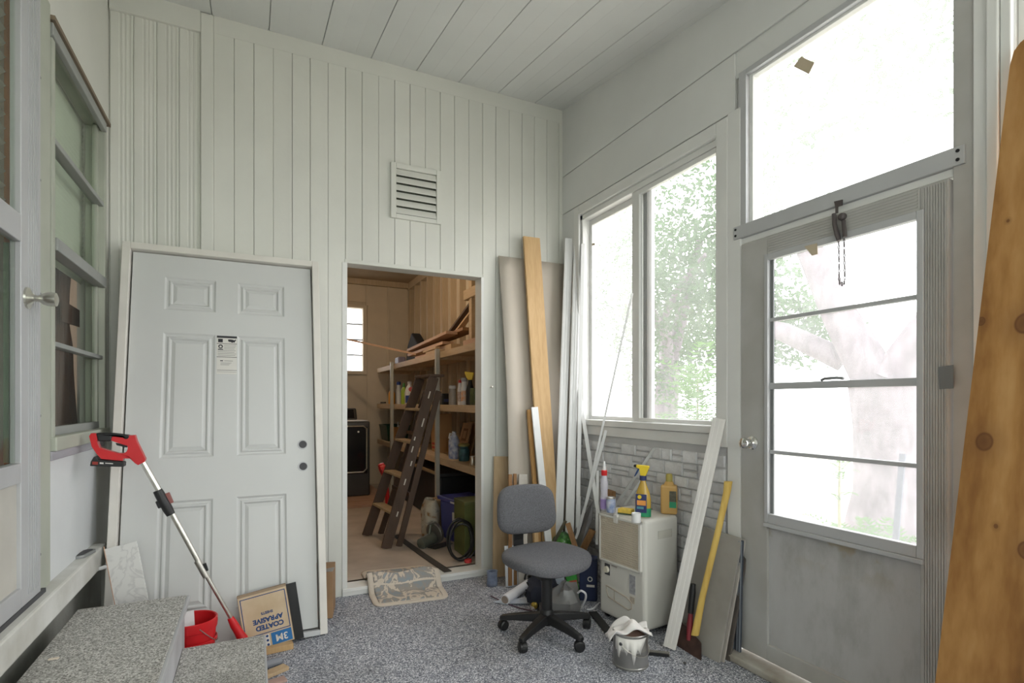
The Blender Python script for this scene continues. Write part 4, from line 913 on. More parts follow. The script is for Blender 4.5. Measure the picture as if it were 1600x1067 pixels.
for s_ in (200, 370): MB().lathe([(.010, 0), (.006, .006)], 10, T(.083 * math.cos(R(s_)), .083 * math.sin(R(s_)), .12) @ Matrix.Rotation(R(s_), 4, 'Z') @ Matrix.Rotation(R(90), 4, 'Y')).build('handle_ear', dkgrey, can)
# rag
rag = MB(); rr = random.Random(3)
def ragf(u, v):
    x = -.11 + .20 * u; y = -.07 + .12 * v
    z = .166 + .035 * math.exp(-((x - .0) / .035) ** 2) * (1 + .5 * math.sin(v * 7)) + .012 * math.sin(9 * u + 5 * v) + .008 * math.sin(17 * v + 11 * u)
    if x < -.075: z -= (-.075 - x) * .9
    return (cp.x + x * .9011 + (y - .01) * .4337, cp.y - x * .4337 + y * .9011, z)
rag.grid(26, 18, ragf)
tag(rag.build('paint_rag', mat('white_rag', (.78, .75, .73), .9, var=.05), loc=(cp.x, cp.y, .165), smooth=True, solid=.004), 'crumpled white rag draped over the paint can', 'rag')
q = onz(1030, 1013, .008)
sc_ = thing('metal_scraper', 'grey metal scraper lying on the floor behind the paint can', 'scraper', (1.80, 2.10, .001), R(-38))
MB().bx(-.07, .07, -.022, .022, 0, .006).build('blade', mat('dull_metal', (.28, .27, .25), .5, .6), sc_, bevel=.001); MB().bx(-.075, .065, -.030, -.018, .0, .012).build('edge_bar', black, sc_)
moulding('door_moulding', 'long white fluted moulding leaning on the window sill beside the axe', 'moulding', onz(1046, 1012, .010), onx(1124, 654, 2.128), .062, .014, mat('cream_moulding', (.72, .69, .66), .5, var=.04), (.8, -1, 0))
# axe
ax_ = thing('axe', 'old axe with rusty head down and worn yellow wooden handle', 'axe', onz(1086, 1020, 0), world=True)
hp = [onx(1086, 992, 1.985), onx(1097, 935, 2.01), onx(1110, 880, 2.04), onx(1122, 830, 2.07), onx(1131, 790, 2.095), onx(1136, 768, 2.105), onx(1138, 752, 2.11)]
hs = MB(); vs = []; wsz = [.020, .0165, .0165, .0165, .0175, .019, .021]; RT = V((cs, -sn, 0)); FW = V((sn, cs, 0))
for p_, w_ in zip(hp, wsz):
    for k in range(10):
        a = 2 * math.pi * k / 10; vs.append(p_ + RT * (w_ * math.cos(a)) + FW * (w_ * .65 * math.sin(a)))
n = len(hp); hs.add(vs, [(i * 10 + k, i * 10 + (k + 1) % 10, (i + 1) * 10 + (k + 1) % 10, (i + 1) * 10 + k) for i in range(n - 1) for k in range(10)] + [tuple(range(9, -1, -1)), tuple((n - 1) * 10 + k for k in range(10))])
hs.build('handle', wood('worn_yellow', (.70, .50, .14), (.56, .36, .09), scale=3), ax_, smooth=True)
hh = [onx(1052, 964, 1.99), onx(1060, 966, 1.99), onx(1083, 990, 1.985), onx(1095, 1003, 1.98), onx(1095, 1030, 1.955), onx(1088, 1034, 1.95), onx(1050, 1003, 1.965)]
hd_ = MB(); hd_.prism([p_ - FW * .012 for p_ in hh], FW * .03); hd_.build('axe_head', mat('rust_steel', (.09, .05, .04), .75, .4, var=.4, scale=14, bmp=.3), ax_, bevel=.003)
# hatchet / hammer
hm = thing('hammer', 'short hammer with black grip and red neck behind the axe', 'hammer', onx(1077, 1000, 1.97), world=True)
MB().tube([onx(1083, 912, 2.012), onx(1082, 925, 2.008), onx(1079, 958, 1.992)], [.013, .016, .014], 12).build('grip', black, hm, smooth=True)
MB().tube([onx(1079, 958, 1.992), onx(1078, 975, 1.985), onx(1076, 1000, 1.97)], [.011, .015, .013], 12).build('neck', mat('dark_red', (.22, .02, .03), .5), hm, smooth=True)
# grey tile boards
gbm = mat('grey_board', (.36, .34, .31), .75, c2=(.26, .24, .215), scale=4, bmp=.2)
G = 'grey boards leaning by the storm door'
b0, b1 = V((2.0, 2.04, .004)), V((2.122, 2.012, .598))
lean('wall_tile_board', 'front one of the grey boards leaning behind the axe', 'board', b0, b1, .30, .012, gbm, (.12, -1, .02), G, bevel=.002)
lean('wall_tile_board', 'middle one of the grey boards leaning behind the axe', 'board', b0 + V((.022, -.006, 0)), b1 + V((.0165, -.006, -.006)), .30, .010, mat('grey_board_edge', (.42, .39, .35), .75), (.12, -1, .02), G, bevel=.002)
lean('wall_tile_board', 'rearmost dark board leaning behind the axe', 'board', b0 + V((.055, -.012, 0)), b1 + V((.032, -.014, -.012)), .30, .010, mat('dark_board', (.10, .085, .075), .8), (.12, -1, .02), G, bevel=.002)
for i, (y, lb_) in enumerate(((1.907, 'left one of two dark ribbed strips standing beside the storm door'), (1.872, 'right one of two dark ribbed strips standing beside the storm door'))):
    s_ = lean('ribbed_strip', lb_, 'strip', V((2.118, y, .042)), V((2.134, y, .58)), .030, .010, mat('dark_blue_strip', (.045, .055, .075), .4), (0, 1, 0), 'ribbed strips')
    for k in (-.010, .004): MB().bar(V((2.112, y + k, .044)), V((2.128, y + k, .575)), .006, .004, (0, 1, 0)).build('rib', mat('strip_rib', (.22, .24, .27), .4), s_)

# ---- latch, chain and tapes on the storm door
lt = thing('door_latch', 'dark iron hook latch hanging from the transom bar above the storm door', 'latch', (XR - .024, 1.43, 2.06), world=True)
iron = mat('iron', (.10, .085, .085), .55, .5)
L0 = lambda px, py, dx=0: onx(px, py, XR - .026 - dx)
MB().prism([L0(1304, 315), L0(1317, 312), L0(1317, 321), L0(1310, 323), L0(1310, 333), L0(1306, 334), L0(1306, 324)], (-.004, 0, 0)).build('hook_plate', iron, lt)
MB().tube([L0(1303, 334, .01), L0(1304, 350, .012), L0(1308, 366, .014), L0(1311, 376, .014)], [.008, .009, .010, .008], 8).build('hook_arm', iron, lt, smooth=True)
MB().lathe([(.016, 0), (.014, .012), (.008, .018)], 14, T(*L0(1317, 339)) @ Matrix.Rotation(R(-90), 4, 'Y')).build('catch', iron, lt)
MB().tube([L0(1318, 345, .01), L0(1319, 358, .012), L0(1320, 370, .012)], .008, 8).build('catch_arm', iron, lt, smooth=True)
chn = thing('latch_chain', 'thin looped chain dangling in front of the storm door glass', 'chain', L0(1312, 376, .02), world=True)
ln = []
def cpt(k, n=13): a = k / n; return (1310 + 1 * a, 378 + 60 * a) if True else 0
for j in range(24):
    if j < 10: px, py = 1310.5 + .1 * j, 380 + j * 6.2
    elif j < 13: px, py = 1312 + (j - 10) * 3.6, 440 + (3.5 if j == 11 else 1.5)
    else: px, py = 1320 - .12 * (j - 13), 434 - (j - 13) * 5.8
    p_ = L0(px, py, .022); l_ = MB(); d_ = V((0, 1, 0)) if j % 2 else V((1, 0, 0))
    l_.tube([p_ + d_ * (.003 * math.cos(a)) + V((0, 0, .0085 * math.sin(a))) for a in [2 * math.pi * q / 8 for q in range(8)]], .0019, 5, closed=True); l_.build('chain_link', iron, chn)
tape = mat('masking_tape', (.50, .42, .30), .8, var=.1)
def patch(nm, label, pts, X, m, cat='tape', th_=.0015):
    P = [onx(a, b_, X) for a, b_ in pts]; o = MB().prism(P, (-th_, 0, 0)).build(nm, m, loc=P[0]); return tag(o, label, cat)
patch('tape_piece', 'scrap of masking tape stuck high on the transom pane', [(1252, 88), (1273, 98), (1264, 116), (1240, 104)], XR + .034, tape)
patch('tape_piece', 'torn tape scrap at the top edge of the storm door glass', [(1257, 385), (1277, 380), (1278, 397), (1269, 399.5)], XR - .031, tape)
patch('duct_tape', 'grey duct tape square on the fluted door stile', [(1467, 573), (1490, 570), (1490, 607), (1468, 608)], XR - .0245, mat('duct_grey', (.19, .195, .20), .5, .3))
patch('tape_piece', 'tiny beige mark on the left slider pane', [(919, 381.5), (930, 379.5), (930, 383), (919, 385)], XR + .07, tape)

# ---- tall plywood sheet at the right edge
m_, t, o = nt('knotty_plywood'); bb = bsdf(t, o, .55, 0, .3)
co = coords(t, (1, .9, .22)); n1 = nd(t, 'TexNoise', Scale=3.2, Detail=5.0, Distortion=.8, Roughness=.55); t.links.new(co, n1.inputs['Vector'])
n2 = nd(t, 'TexNoise', Scale=40.0, Detail=4.0); t.links.new(co, n2.inputs['Vector'])
base = ramp(t, mixc(t, .2, n1.outputs[0], n2.outputs[0]), [(.36, (.17, .07, .018)), (.46, (.30, .14, .04)), (.54, (.40, .205, .065)), (.64, (.49, .275, .105))])
tcn = t.nodes.new('ShaderNodeTexCoord'); sepx = t.nodes.new('ShaderNodeSeparateXYZ'); t.links.new(tcn.outputs['Object'], sepx.inputs[0])
cur = base
pb0, pt0 = V((1.793, .921, .005)), V((2.118, .8276, 2.36)); wv = V((-.045, -1, 0)).normalized(); pn = wv.cross(pt0 - pb0)
def onsheet(px, py): d = ray(px, py); q = CAM + d * ((pb0 - CAM).dot(pn) / d.dot(pn)); return q.y - pb0.y, q.z - pb0.z
for (ky, kz), kr in [(onsheet(a, b_), c) for a, b_, c in ((1538, 690, .022), (1601, 505, .024), (1533, 502, .011), (1556, 822, .005), (1575, 345, .004), (1604, 860, .02))]:
    ds = []
    for ax_i, c0, s_ in ((1, ky, 1.0), (2, kz, .8)):
        sb2 = nd(t, 'Math', operation='SUBTRACT'); t.links.new(sepx.outputs[ax_i], sb2.inputs[0]); sb2.inputs[1].default_value = c0
        mu = nd(t, 'Math', operation='MULTIPLY'); t.links.new(sb2.outputs[0], mu.inputs[0]); mu.inputs[1].default_value = s_
        sq = nd(t, 'Math', operation='POWER'); ab_ = nd(t, 'Math', operation='ABSOLUTE'); t.links.new(mu.outputs[0], ab_.inputs[0]); t.links.new(ab_.outputs[0], sq.inputs[0]); sq.inputs[1].default_value = 2.0; ds.append(sq)
    ad = nd(t, 'Math', operation='ADD'); t.links.new(ds[0].outputs[0], ad.inputs[0]); t.links.new(ds[1].outputs[0], ad.inputs[1])
    rt = nd(t, 'Math', operation='SQRT'); t.links.new(ad.outputs[0], rt.inputs[0]); dv = nd(t, 'Math', operation='DIVIDE'); t.links.new(rt.outputs[0], dv.inputs[0]); dv.inputs[1].default_value = kr * 3
    kk = ramp(t, dv.outputs[0], [(0, (.9,) * 3), (.22, (.75,) * 3), (.30, (.95,) * 3), (.36, (.35,) * 3), (1, (0,) * 3)])
    cur = mixc(t, kk, cur, (.13, .05, .018))
t.links.new(cur, bb.inputs['Base Color']); bump(t, bb, n2.outputs[0], .1, .002)
pb0, pt0 = V((1.793, .921, .005)), V((2.118, .8276, 2.36))
pl = MB(); wv = V((-.045, -1, 0)).normalized(); nrm = V((.014, 0, .0))
c_tl = pt0 + wv * .03; up = (pt0 - pb0)
pl.prism([pb0, pb0 + wv * .72, pt0 + wv * .72, pt0 + wv * .05 + V((0, 0, .004)), pt0 + wv * .02 - up * .004, pt0 + wv * .006 - up * .012, pt0 - up * .03], (.0145, 0, .002))
tag(pl.build('plywood_sheet', m_, loc=pb0), 'tall knotty orange plywood sheet leaning at the right beside the storm door', 'plywood')
# ================================================================== junk on the floor under the chair
pvc = mat('white_pvc', (.76, .75, .78), .4)
a_, b_ = onz(789, 937, .03), onz(826, 912, .045)
cyl = thing('plastic_tube', 'white plastic tube lying on the floor by the wood planks', 'tube', a_, world=True)
MB().tube([a_, b_], .030, 20).build('tube_wall', pvc, cyl, smooth=False); d_ = (b_ - a_).normalized(); MB().tube([a_ - d_ * .003, a_ + d_ * .001], .024, 16).build('tube_mouth', mat('tube_in', (.30, .24, .20), .7), cyl)
bm = MB(); bp = onz(769, 915, 0); bm.lathe([(.040, .0), (.042, .03), (.038, .06), (.040, .095), (.043, .10), (.036, .098), (.03, .06), (.03, .02)], 16, T(bp.x, bp.y, .001), cap=False, sx=.9, sy=.7)
tag(bm.build('dust_mask', mat('blue_grey_plastic', (.28, .32, .42), .45, c2=(.13, .16, .24), scale=20), loc=(bp.x, bp.y, 0), smooth=True, solid=.003), 'blue grey plastic cup shape on the floor below the plywood plank', 'container')
def cord(nm, label, pts, r, m, z=None, cat='cord'):
    P = [onz(a, b2, z0) for a, b2, z0 in pts]; Q = []
    for i in range(len(P) - 1):      # catmull-rom
        p0, p1, p2, p3 = P[max(i - 1, 0)], P[i], P[i + 1], P[min(i + 2, len(P) - 1)]
        for k in range(6):
            s_ = k / 6; Q.append(.5 * ((2 * p1) + (p2 - p0) * s_ + (2 * p0 - 5 * p1 + 4 * p2 - p3) * s_ ** 2 + (3 * p1 - p0 - 3 * p2 + p3) * s_ ** 3))
    Q.append(P[-1]); return tag(MB().tube(Q, r, 7).build(nm, m, loc=P[0], smooth=True), label, cat)
cord('red_blue_cord', 'thin dark cord trailing from the white tube across the floor', [(767, 931, .004), (775, 935, .004), (790, 942, .004), (812, 950, .004), (836, 955, .004)], .004, mat('maroon_cord', (.09, .05, .07), .6))
cord('white_cable', 'white cable loop rising beside the dehumidifier', [(891, 940, .006), (899, 953, .006), (906, 951, .04), (914, 938, .12), (915, 928, .17), (908, 923, .19), (903, 926, .17)], .006, pvc)
cord('white_cable', 'white cable running to the dehumidifier foot', [(917, 952, .006), (926, 951, .006), (934, 944, .02), (937, 941, .03)], .005, pvc)
cord('white_cable', 'white cable curved on the floor behind the chair column', [(862, 943, .006), (872, 942, .006), (880, 946, .006), (888, 953, .006)], .006, pvc)
cord('extension_cord', 'black cord loops tangled behind the chair column', [(820, 905, .16), (823, 896, .2), (832, 895, .2), (836, 905, .14), (828, 915, .1), (824, 910, .12), (834, 922, .05), (840, 930, .01), (826, 936, .006), (820, 928, .03)], .006, black)
cord('extension_cord', 'second tangled black cord beside the yellow fitting', [(821, 922, .05), (830, 920, .06), (838, 912, .1), (833, 905, .14), (826, 918, .08), (822, 930, .02), (834, 938, .006)], .005, black)
p_ = onz(835, 946, .02); tag(MB().lathe([(.015, -.018), (.02, -.01), (.02, .01), (.012, .018)], 14, T(p_.x, p_.y, .022)).build('brass_fitting', mat('brass', (.60, .42, .08), .35, .6), loc=(p_.x, p_.y, .004), smooth=True), 'small brass yellow fitting on the floor behind the chair', 'fitting')
cord('grey_hose', 'pale grey hose bend beside the brass fitting', [(843, 925, .05), (836, 936, .03), (831, 946, .012), (834, 953, .012)], .010, mat('hose_grey', (.42, .38, .36), .6), cat='hose')
bgm = clearplastic('poly_bag', (.22, .215, .21), .8, .3)
def blob(nm, label, cat, c, sz, m, seed, rz=0):
    rr = random.Random(seed); b = MB(); n, k = 14, 9; ph = [rr.random() * 6 for _ in range(6)]; vs = []
    for i in range(k + 1):
        v = i / k * math.pi
        for j in range(n):
            u = 2 * math.pi * j / n; r_ = 1 + .16 * math.sin(3 * u + ph[0] + 2 * v) + .10 * math.sin(5 * u + ph[1] - 3 * v) + .07 * math.sin(7 * v + ph[2] + u)
            q = V((math.sin(v) * math.cos(u) * r_ * sz[0], math.sin(v) * math.sin(u) * r_ * sz[1], max(-math.cos(v) * r_ * sz[2], -sz[2] * .85)))
            vs.append(c + Matrix.Rotation(rz, 3, 'Z') @ q)
    b.add(vs, [(i * n + j, i * n + (j + 1) % n, (i + 1) * n + (j + 1) % n, (i + 1) * n + j) for i in range(k) for j in range(n)])
    return tag(b.build(nm, m, loc=(c.x, c.y, c.z - sz[2] * .85), smooth=True), label, cat)
c_ = onz(884, 938, .09); blob('plastic_bag', 'crumpled grey translucent plastic bag on the floor behind the chair', 'bag', V((c_.x, c_.y, .085)), (.11, .08, .10), bgm, 5, R(30))
c_ = onz(868, 908, .14); blob('plastic_bag', 'pale blue plastic bag behind the chair column', 'bag', V((c_.x + .02, c_.y + .06, .10)), (.07, .06, .12), mat('pale_blue_bag', (.42, .46, .52), .4), 8)
c_ = V((1.93, 2.86, .13)); bx_ = thing('detergent_pack', 'dark navy detergent pack with round white logo between chair and dehumidifier', 'pack', (1.915, 2.86, .001), R(-38))
MB().bx(-.055, .055, -.04, .04, 0, .27).build('box', mat('navy_box', (.015, .025, .075), .5), bx_, bevel=.008)
MB().lathe([(.016, 0), (.016, .001)], 16, T(.012, -.041, .14) @ Matrix.Rotation(R(90), 4, 'X')).build('logo_ring', paper, bx_); MB().lathe([(.010, 0), (.010, .0015)], 16, T(.012, -.0415, .14) @ Matrix.Rotation(R(90), 4, 'X')).build('logo_centre', MATS['navy_box'], bx_)
MB().bx(-.01, .04, -.0415, -.04, .09, .105).build('lettering', paper, bx_)
g_ = thing('seed_packet', 'bright green and red packet leaning beside the navy pack', 'packet', (1.845, 2.90, .002), rot=(R(-8), R(-12), R(-30)))
MB().bx(-.035, .035, -.012, .012, 0, .22).build('packet', mat('bright_green', (.03, .28, .03), .4, var=.3, scale=20), g_, bevel=.004); MB().bx(-.02, .03, -.0135, -.012, .06, .115).build('red_panel', mat('packet_red', (.42, .07, .03), .5), g_)
lean('grey_lath', 'grey slat leaning beside the seed packet', 'slat', (1.80, 2.93, .006), (1.83, 2.98, .24), .03, .006, mat('slat_grey', (.42, .40, .38), .6))
tag(MB().bx(-.055, .055, -.005, .005, 0, .27).build('white_tile', mat('white_glaze', (.68, .71, .76), .25)), 'upright white tile standing behind the white tube', 'tile')
o = bpy.data.objects['white_tile']; q = onz(815, 935, 0); o.location = (q.x + .05, q.y + .22, .002); o.rotation_euler = (R(-8), 0, R(-10))
blob('cloth_scrap', 'flat pale cloth lying under the chair cords', 'cloth', V((onz(800, 946, 0).x + .06, onz(800, 946, 0).y + .03, .009)), (.13, .05, .010), mat('pale_cloth', (.46, .49, .56), .8), 3, R(-20))
q = onz(1070, 1037, 0); bt = MB().lathe([(.007, 0), (.009, .004), (.004, .008)], 8, T(q.x, q.y, 0)); tag(bt.build('debris_chip', dkgrey, loc=(q.x, q.y, 0)), 'tiny dark chip on the floor before the axe', 'chip')

blob('shadow_filler', 'dark navy heap added for the cords and shadows behind the chair column', 'cloth', V((1.64, 2.92, .085)), (.13, .09, .095), mat('navy_shadow', (.02, .022, .035), .9), 12, R(20))  # two dark heaps added in place of dark cords and shadows in the junk
blob('shadow_filler', 'dark olive heap added for the shadows beneath the leaning boards', 'cloth', V((1.80, 3.06, .11)), (.12, .08, .12), mat('olive_shadow', (.045, .045, .03), .9), 14, R(-10))
hk = thing('wall_hook', 'small metal hook screwed to the wall beside the doorway', 'hook', ony(767, 604, YB - .014), world=True)
q = ony(767, 604, YB - .014); MB().lathe([(.010, 0), (.010, .003), (.004, .005), (.004, .018), (.009, .024), (.006, .03)], 12, T(*q) @ Matrix.Rotation(R(90), 4, 'X')).build('hook_stem', steel, hk, smooth=True)
# ================================================================== inside the house windows
blindm = mat('blind_slat', (.66, .68, .60), .6, var=.04)
curt = mat('brown_curtain', (.085, .042, .030), .85, var=.25, scale=9, stretch=(1, 1, .2))
def blind(label, x, y0, y1, z0, z1, pitch, tilt, depth):
    t_ = thing('window_blind', label, 'blind', (x, (y0 + y1) / 2, z1), world=True, group='house blinds'); me = None; n = int((z1 - z0) / pitch)
    b = MB(); c, s_ = math.cos(tilt) * depth / 2, math.sin(tilt) * depth / 2
    b.add([(-c, y0, -s_), (c, y0, s_), (c, y1, s_), (-c, y1, -s_), (-c, y0, -s_ - .002), (c, y0, s_ - .002), (c, y1, s_ - .002), (-c, y1, -s_ - .002)], [(0, 1, 2, 3), (7, 6, 5, 4), (0, 4, 5, 1), (1, 5, 6, 2), (2, 6, 7, 3), (3, 7, 4, 0)])
    me = bpy.data.meshes.new('slat'); me.from_pydata([p - V((0, (y0 + y1) / 2, 0)) for p in b.v], [], b.f); me.materials.append(blindm)
    for i in range(n): inst('slat', me, t_, (0, 0, z0 + pitch * (i + .5) - z1))
    MB().bx(x - .02, x + .02, y0, y1, z1, z1 + .04).build('head_rail', blindm, t_)
blind('pale slatted blind behind the upper panes of the house window', -.80, 2.60, 3.75, 1.86, 2.72, .024, R(68), .027)
blind('pale slatted blind behind the house storm door glass', -.768, 1.55, 2.375, 1.80, 2.70, .048, R(40), .040)
def curtain(label, x, prof_, z_tie, flap):
    t_ = thing('curtain', label, 'curtain', (x, prof_[0][1], prof_[-1][0]), world=True)
    def fn(u, v):
        zt = prof_[0][0] + (prof_[-1][0] - prof_[0][0]) * v
        for (za, a0, a1), (zb_, b0, b1) in zip(prof_, prof_[1:]):
            if zt <= za + 1e-6 and zt >= zb_ - 1e-6: k = (za - zt) / (za - zb_); k = k * k * (3 - 2 * k); l, r_ = a0 + (b0 - a0) * k, a1 + (b1 - a1) * k
        return (x + .018 * math.sin(u * 30) * .8, l + (r_ - l) * u, zt)
    MB().grid(48, 30, fn).build('drape', curt, t_, smooth=True, solid=.003)
    if flap: MB().prism([(x + .03, flap[0], z_tie - .055), (x + .03, flap[1], z_tie - .04), (x + .03, flap[1], z_tie + .04), (x + .03, flap[0], z_tie + .05)], (.006, 0, 0)).build('tie_band', curt, t_, bevel=.002)
curtain('dark brown tied curtain behind the lower panes of the house window', -.86, [(1.97, 3.17, 3.52), (1.74, 3.24, 3.47), (1.69, 3.25, 3.46), (1.50, 3.20, 3.55), (1.0, 3.12, 3.66)], 1.69, (3.25, 3.72))
curtain('dark reddish brown curtain behind the house storm door', -.80, [(1.80, 1.55, 2.44), (1.4, 1.55, 2.42), (.62, 1.55, 2.45)], 1.3, None)

# ================================================================== store room contents
def sx(px, X): d = ray(px, HY); return X * d.y / d.x
shelfw = wood('shelf_lumber', (.60, .46, .30), (.48, .35, .22), scale=2, axis='y')
postw = mat('galvanised_post', (.44, .43, .38), .5, .2, var=.1)
su = thing('storage_shelf', 'long three tier timber shelf on posts along the store room wall', 'shelf', (1.62, 4.9, SF), world=True)
SH = (1.73, 1.22, .71)
def sag(y, z): return -.012 * math.sin((y - 3.9) * 1.5) if z > 1.5 else 0
for z in SH:
    MB().bx(1.64, 2.09, 3.80, 7.85, z - .03, z).build('shelf_board', shelfw, su, bevel=.003)
    MB().bx(1.615, 1.64, 3.80, 7.85, z - .058, z + .004).build('shelf_lip', shelfw, su, bevel=.003)
for y in (4.97, 6.85): MB().bx(1.575, 1.613, y - .022, y + .022, SF, 1.76).build('post', postw, su, bevel=.003)
for y in (4.97, 6.85, 7.8):
    for z in SH: MB().bx(1.64, 2.09, y - .02, y + .02, z - .07, z - .031).build('bearer', shelfw, su)

# folded stepladder leaning towards the shelf
dkw = mat('dark_stained_wood', (.055, .028, .014), .6, c2=(.09, .05, .03), scale=9, stretch=(1, 1, .25), bmp=.2); treadw = wood('ladder_tread', (.42, .32, .20), (.30, .22, .13))
ld = thing('step_ladder', 'dark paint-splashed wooden stepladder folded and leaning on the shelf', 'ladder', (1.0, 4.66, SF), world=True)
FLb, FRb, FLt, FRt = V((.918, 4.917, SF)), V((.978, 4.412, SF)), V((1.395, 4.86, 1.47)), V((1.400, 4.46, 1.465))
RLb, RRb = V((1.045, 4.93, SF)), V((1.09, 4.43, SF))
for a_, b_ in ((FLb, FLt), (FRb, FRt)): MB().bar(a_, b_, .085, .022, (1, 0, 0)).build('front_rail', dkw, ld, bevel=.002)
for a_, b_ in ((RLb, FLt + V((.05, -.02, -.12))), (RRb, FRt + V((.05, .02, -.12)))): MB().bar(a_, b_, .050, .02, (1, 0, 0)).build('rear_rail', dkw, ld, bevel=.002)
for f in (.2, .405, .605, .80):
    a_, b_ = FLb.lerp(FLt, f), FRb.lerp(FRt, f); MB().bar(a_ + V((0, -.01, 0)), b_ + V((0, .01, 0)), .095, .02, (1, 0, 0)).build('tread', treadw, ld, bevel=.002)
for f in (.3, .65): a_, b_ = RLb.lerp(FLt, f), RRb.lerp(FRt, f); MB().bar(a_, b_, .03, .015, (0, 0, 1)).build('rear_brace', dkw, ld)
MB().bar(FLt + V((.02, .03, .012)), FRt + V((.02, -.03, .012)), .13, .022, (1, 0, 0)).build('top_cap', dkw, ld, bevel=.002)
spl = mat('paint_splash', (.62, .58, .50), .6)
for f, d_, h in ((.87, .0, .06), (.70, .012, .07), (.55, -.015, .05), (.47, .01, .04), (.36, 0, .05), (.18, .012, .04), (.62, -.02, .03)):
    q = FRb.lerp(FRt, f); MB().bar(q + V((d_, -.0125, 0)), q + V((d_ + h * .3, -.0125, h)), .010, .0015, (1, 0, 0)).build('paint_splash', spl, ld)

# washing machine
wm = thing('washing_machine', 'black front loading washing machine at the store room end', 'washer', (.975, 7.18, SF + .03), 0)
glossb = mat('gloss_black', (.012, .012, .014), .15); gm2 = mat('graphite', (.07, .068, .065), .35, .5)
MB().bx(-.345, .345, -.33, .33, .0, .93).build('cabinet', gm2, wm, bevel=.02, seg=3)
MB().bx(-.31, .31, -.345, -.33, .28, .86).build('door_panel', glossb, wm, bevel=.03, seg=4)
MB().tube([(-.30, -.35, .34), (-.30, -.35, .84), (-.26, -.35, .87), (.26, -.35, .87), (.30, -.35, .84), (.30, -.35, .34), (.26, -.35, .30), (-.26, -.35, .30)], .009, 8, closed=True).build('door_rim', steel, wm, smooth=True)
MB().prism([(-.33, .12, .93), (-.33, .30, .93), (-.33, .30, 1.09), (-.33, .22, 1.09)], (.60, 0, 0)).build('console', gm2, wm, bevel=.02)
MB().prism([(-.30, .125, .965), (-.30, .205, 1.07), (-.30, .21, 1.065), (-.30, .13, .96)], (.53, 0, 0)).build('console_face', glossb, wm)
MB().bx(-.345, .32, -.335, .10, .928, .936).build('top_edge', alu, wm, bevel=.003); MB().lathe([(.012, 0), (.012, .004)], 12, T(.20, -.345, .80) @ Matrix.Rotation(R(90), 4, 'X')).build('badge', whitew, wm)
pk = wood('pink_plank', (.55, .36, .27), (.44, .27, .19), axis='x'); pf = struct('trim_washer_platform', MB().bx(.2, 1.50, 6.25, 7.7, SF, SF + .028), pk, bevel=.003)
MB().bx(.2, 1.50, 6.50, 6.515, SF + .028, SF + .0285).build('plank_joint', brownw, pf)

# bottles on the middle shelf
def at_shelf(px, X, z): return V((X, sx(px, X), z + .001))
def bottle(nm, label, px, h, r, body, cap, X=1.74, z=1.22, cat='bottle', lab=None, grp='bottles on the middle shelf', sy=1, capr=.4, neck=.75):
    p_ = at_shelf(px, X, z); parts = [('body', [(r * .95, 0), (r, .01), (r, h * .62), (r * .8, h * .72), (r * capr, h * neck + .02)], body), ('cap', [(r * capr * 1.1, h * neck + .015), (r * capr * 1.15, h * neck + .03), (r * capr * 1.1, h - .005), (r * capr * .8, h)], cap)]
    if lab: parts.append(('label', [(r * 1.01, h * .15), (r * 1.025, h * .16), (r * 1.025, h * .52), (r * 1.01, h * .53)], lab))
    return lathe_thing(nm, label, cat, p_, parts, 0, grp, 14, 1, sy)
or_ = mat('orange_jug', (.80, .36, .04), .4); wb = mat('white_bottle', (.72, .72, .74), .4); bc_ = mat('blue_cap', (.02, .05, .25), .4); gy = mat('lime_liquid', (.35, .50, .05), .35); gr_ = mat('green_body', (.08, .30, .06), .4)
bottle('detergent_bottle', 'orange detergent jug at the far end of the middle shelf', 612, .235, .045, or_, or_)
bottle('detergent_bottle', 'white bottle with dark blue cap on the middle shelf', 623, .30, .034, wb, bc_, neck=.80, capr=.75)
bottle('detergent_bottle', 'lime green bottle next to the blue capped bottle', 631, .27, .036, gy, gr_)
p_ = at_shelf(640, 1.74, 1.22); jg = thing('bleach_jug', 'white handled jug with red and blue label by the ladder', 'jug', p_, R(-20), 'bottles on the middle shelf')
MB().lathe([(.055, 0), (.06, .01), (.06, .15), (.045, .20), (.025, .235), (.022, .26)], 16, sy=.75).build('body', wb, jg, smooth=True); MB().lathe([(.027, .25), (.027, .28), (.02, .285)], 12).build('cap', wb, jg)
MB().bx(-.045, .02, -.048, -.040, .02, .11).build('label', bc_, jg, bevel=.002); MB().lathe([(.030, 0), (.030, .004)], 14, T(.02, -.040, .185) @ Matrix.Rotation(R(75), 4, 'X')).build('label', mat('red_label', (.45, .03, .03), .5), jg)
MB().tube([(.055, 0, .12), (.085, 0, .14), (.085, 0, .20), (.045, 0, .225)], .011, 8).build('handle', wb, jg, smooth=True)
bottle('detergent_bottle', 'small green bottle half hidden by the ladder top', 647, .20, .036, gr_, wb)
tag(MB().bar(at_shelf(585, 1.70, 1.235), at_shelf(602, 1.70, 1.24), .02, .02, (1, 0, 0)).build('trigger_gun', black, loc=at_shelf(585, 1.70, 1.235)), 'small black hose nozzle at the end of the middle shelf', 'nozzle')
p_ = at_shelf(696, 1.76, 1.22); kb = thing('black_case', 'small black case on the middle shelf behind the ladder', 'case', p_, 0); MB().bx(-.05, .05, -.045, .045, 0, .115).build('case_body', black, kb, bevel=.012); MB().bx(-.03, .03, -.048, -.04, .03, .06).build('case_label', navy, kb)
bottle('clear_jar', 'cloudy clear jar on the middle shelf right of the post', 707, .19, .038, clearplastic('cloudy', (.55, .53, .50), .7), wb, cat='jar', capr=.85)
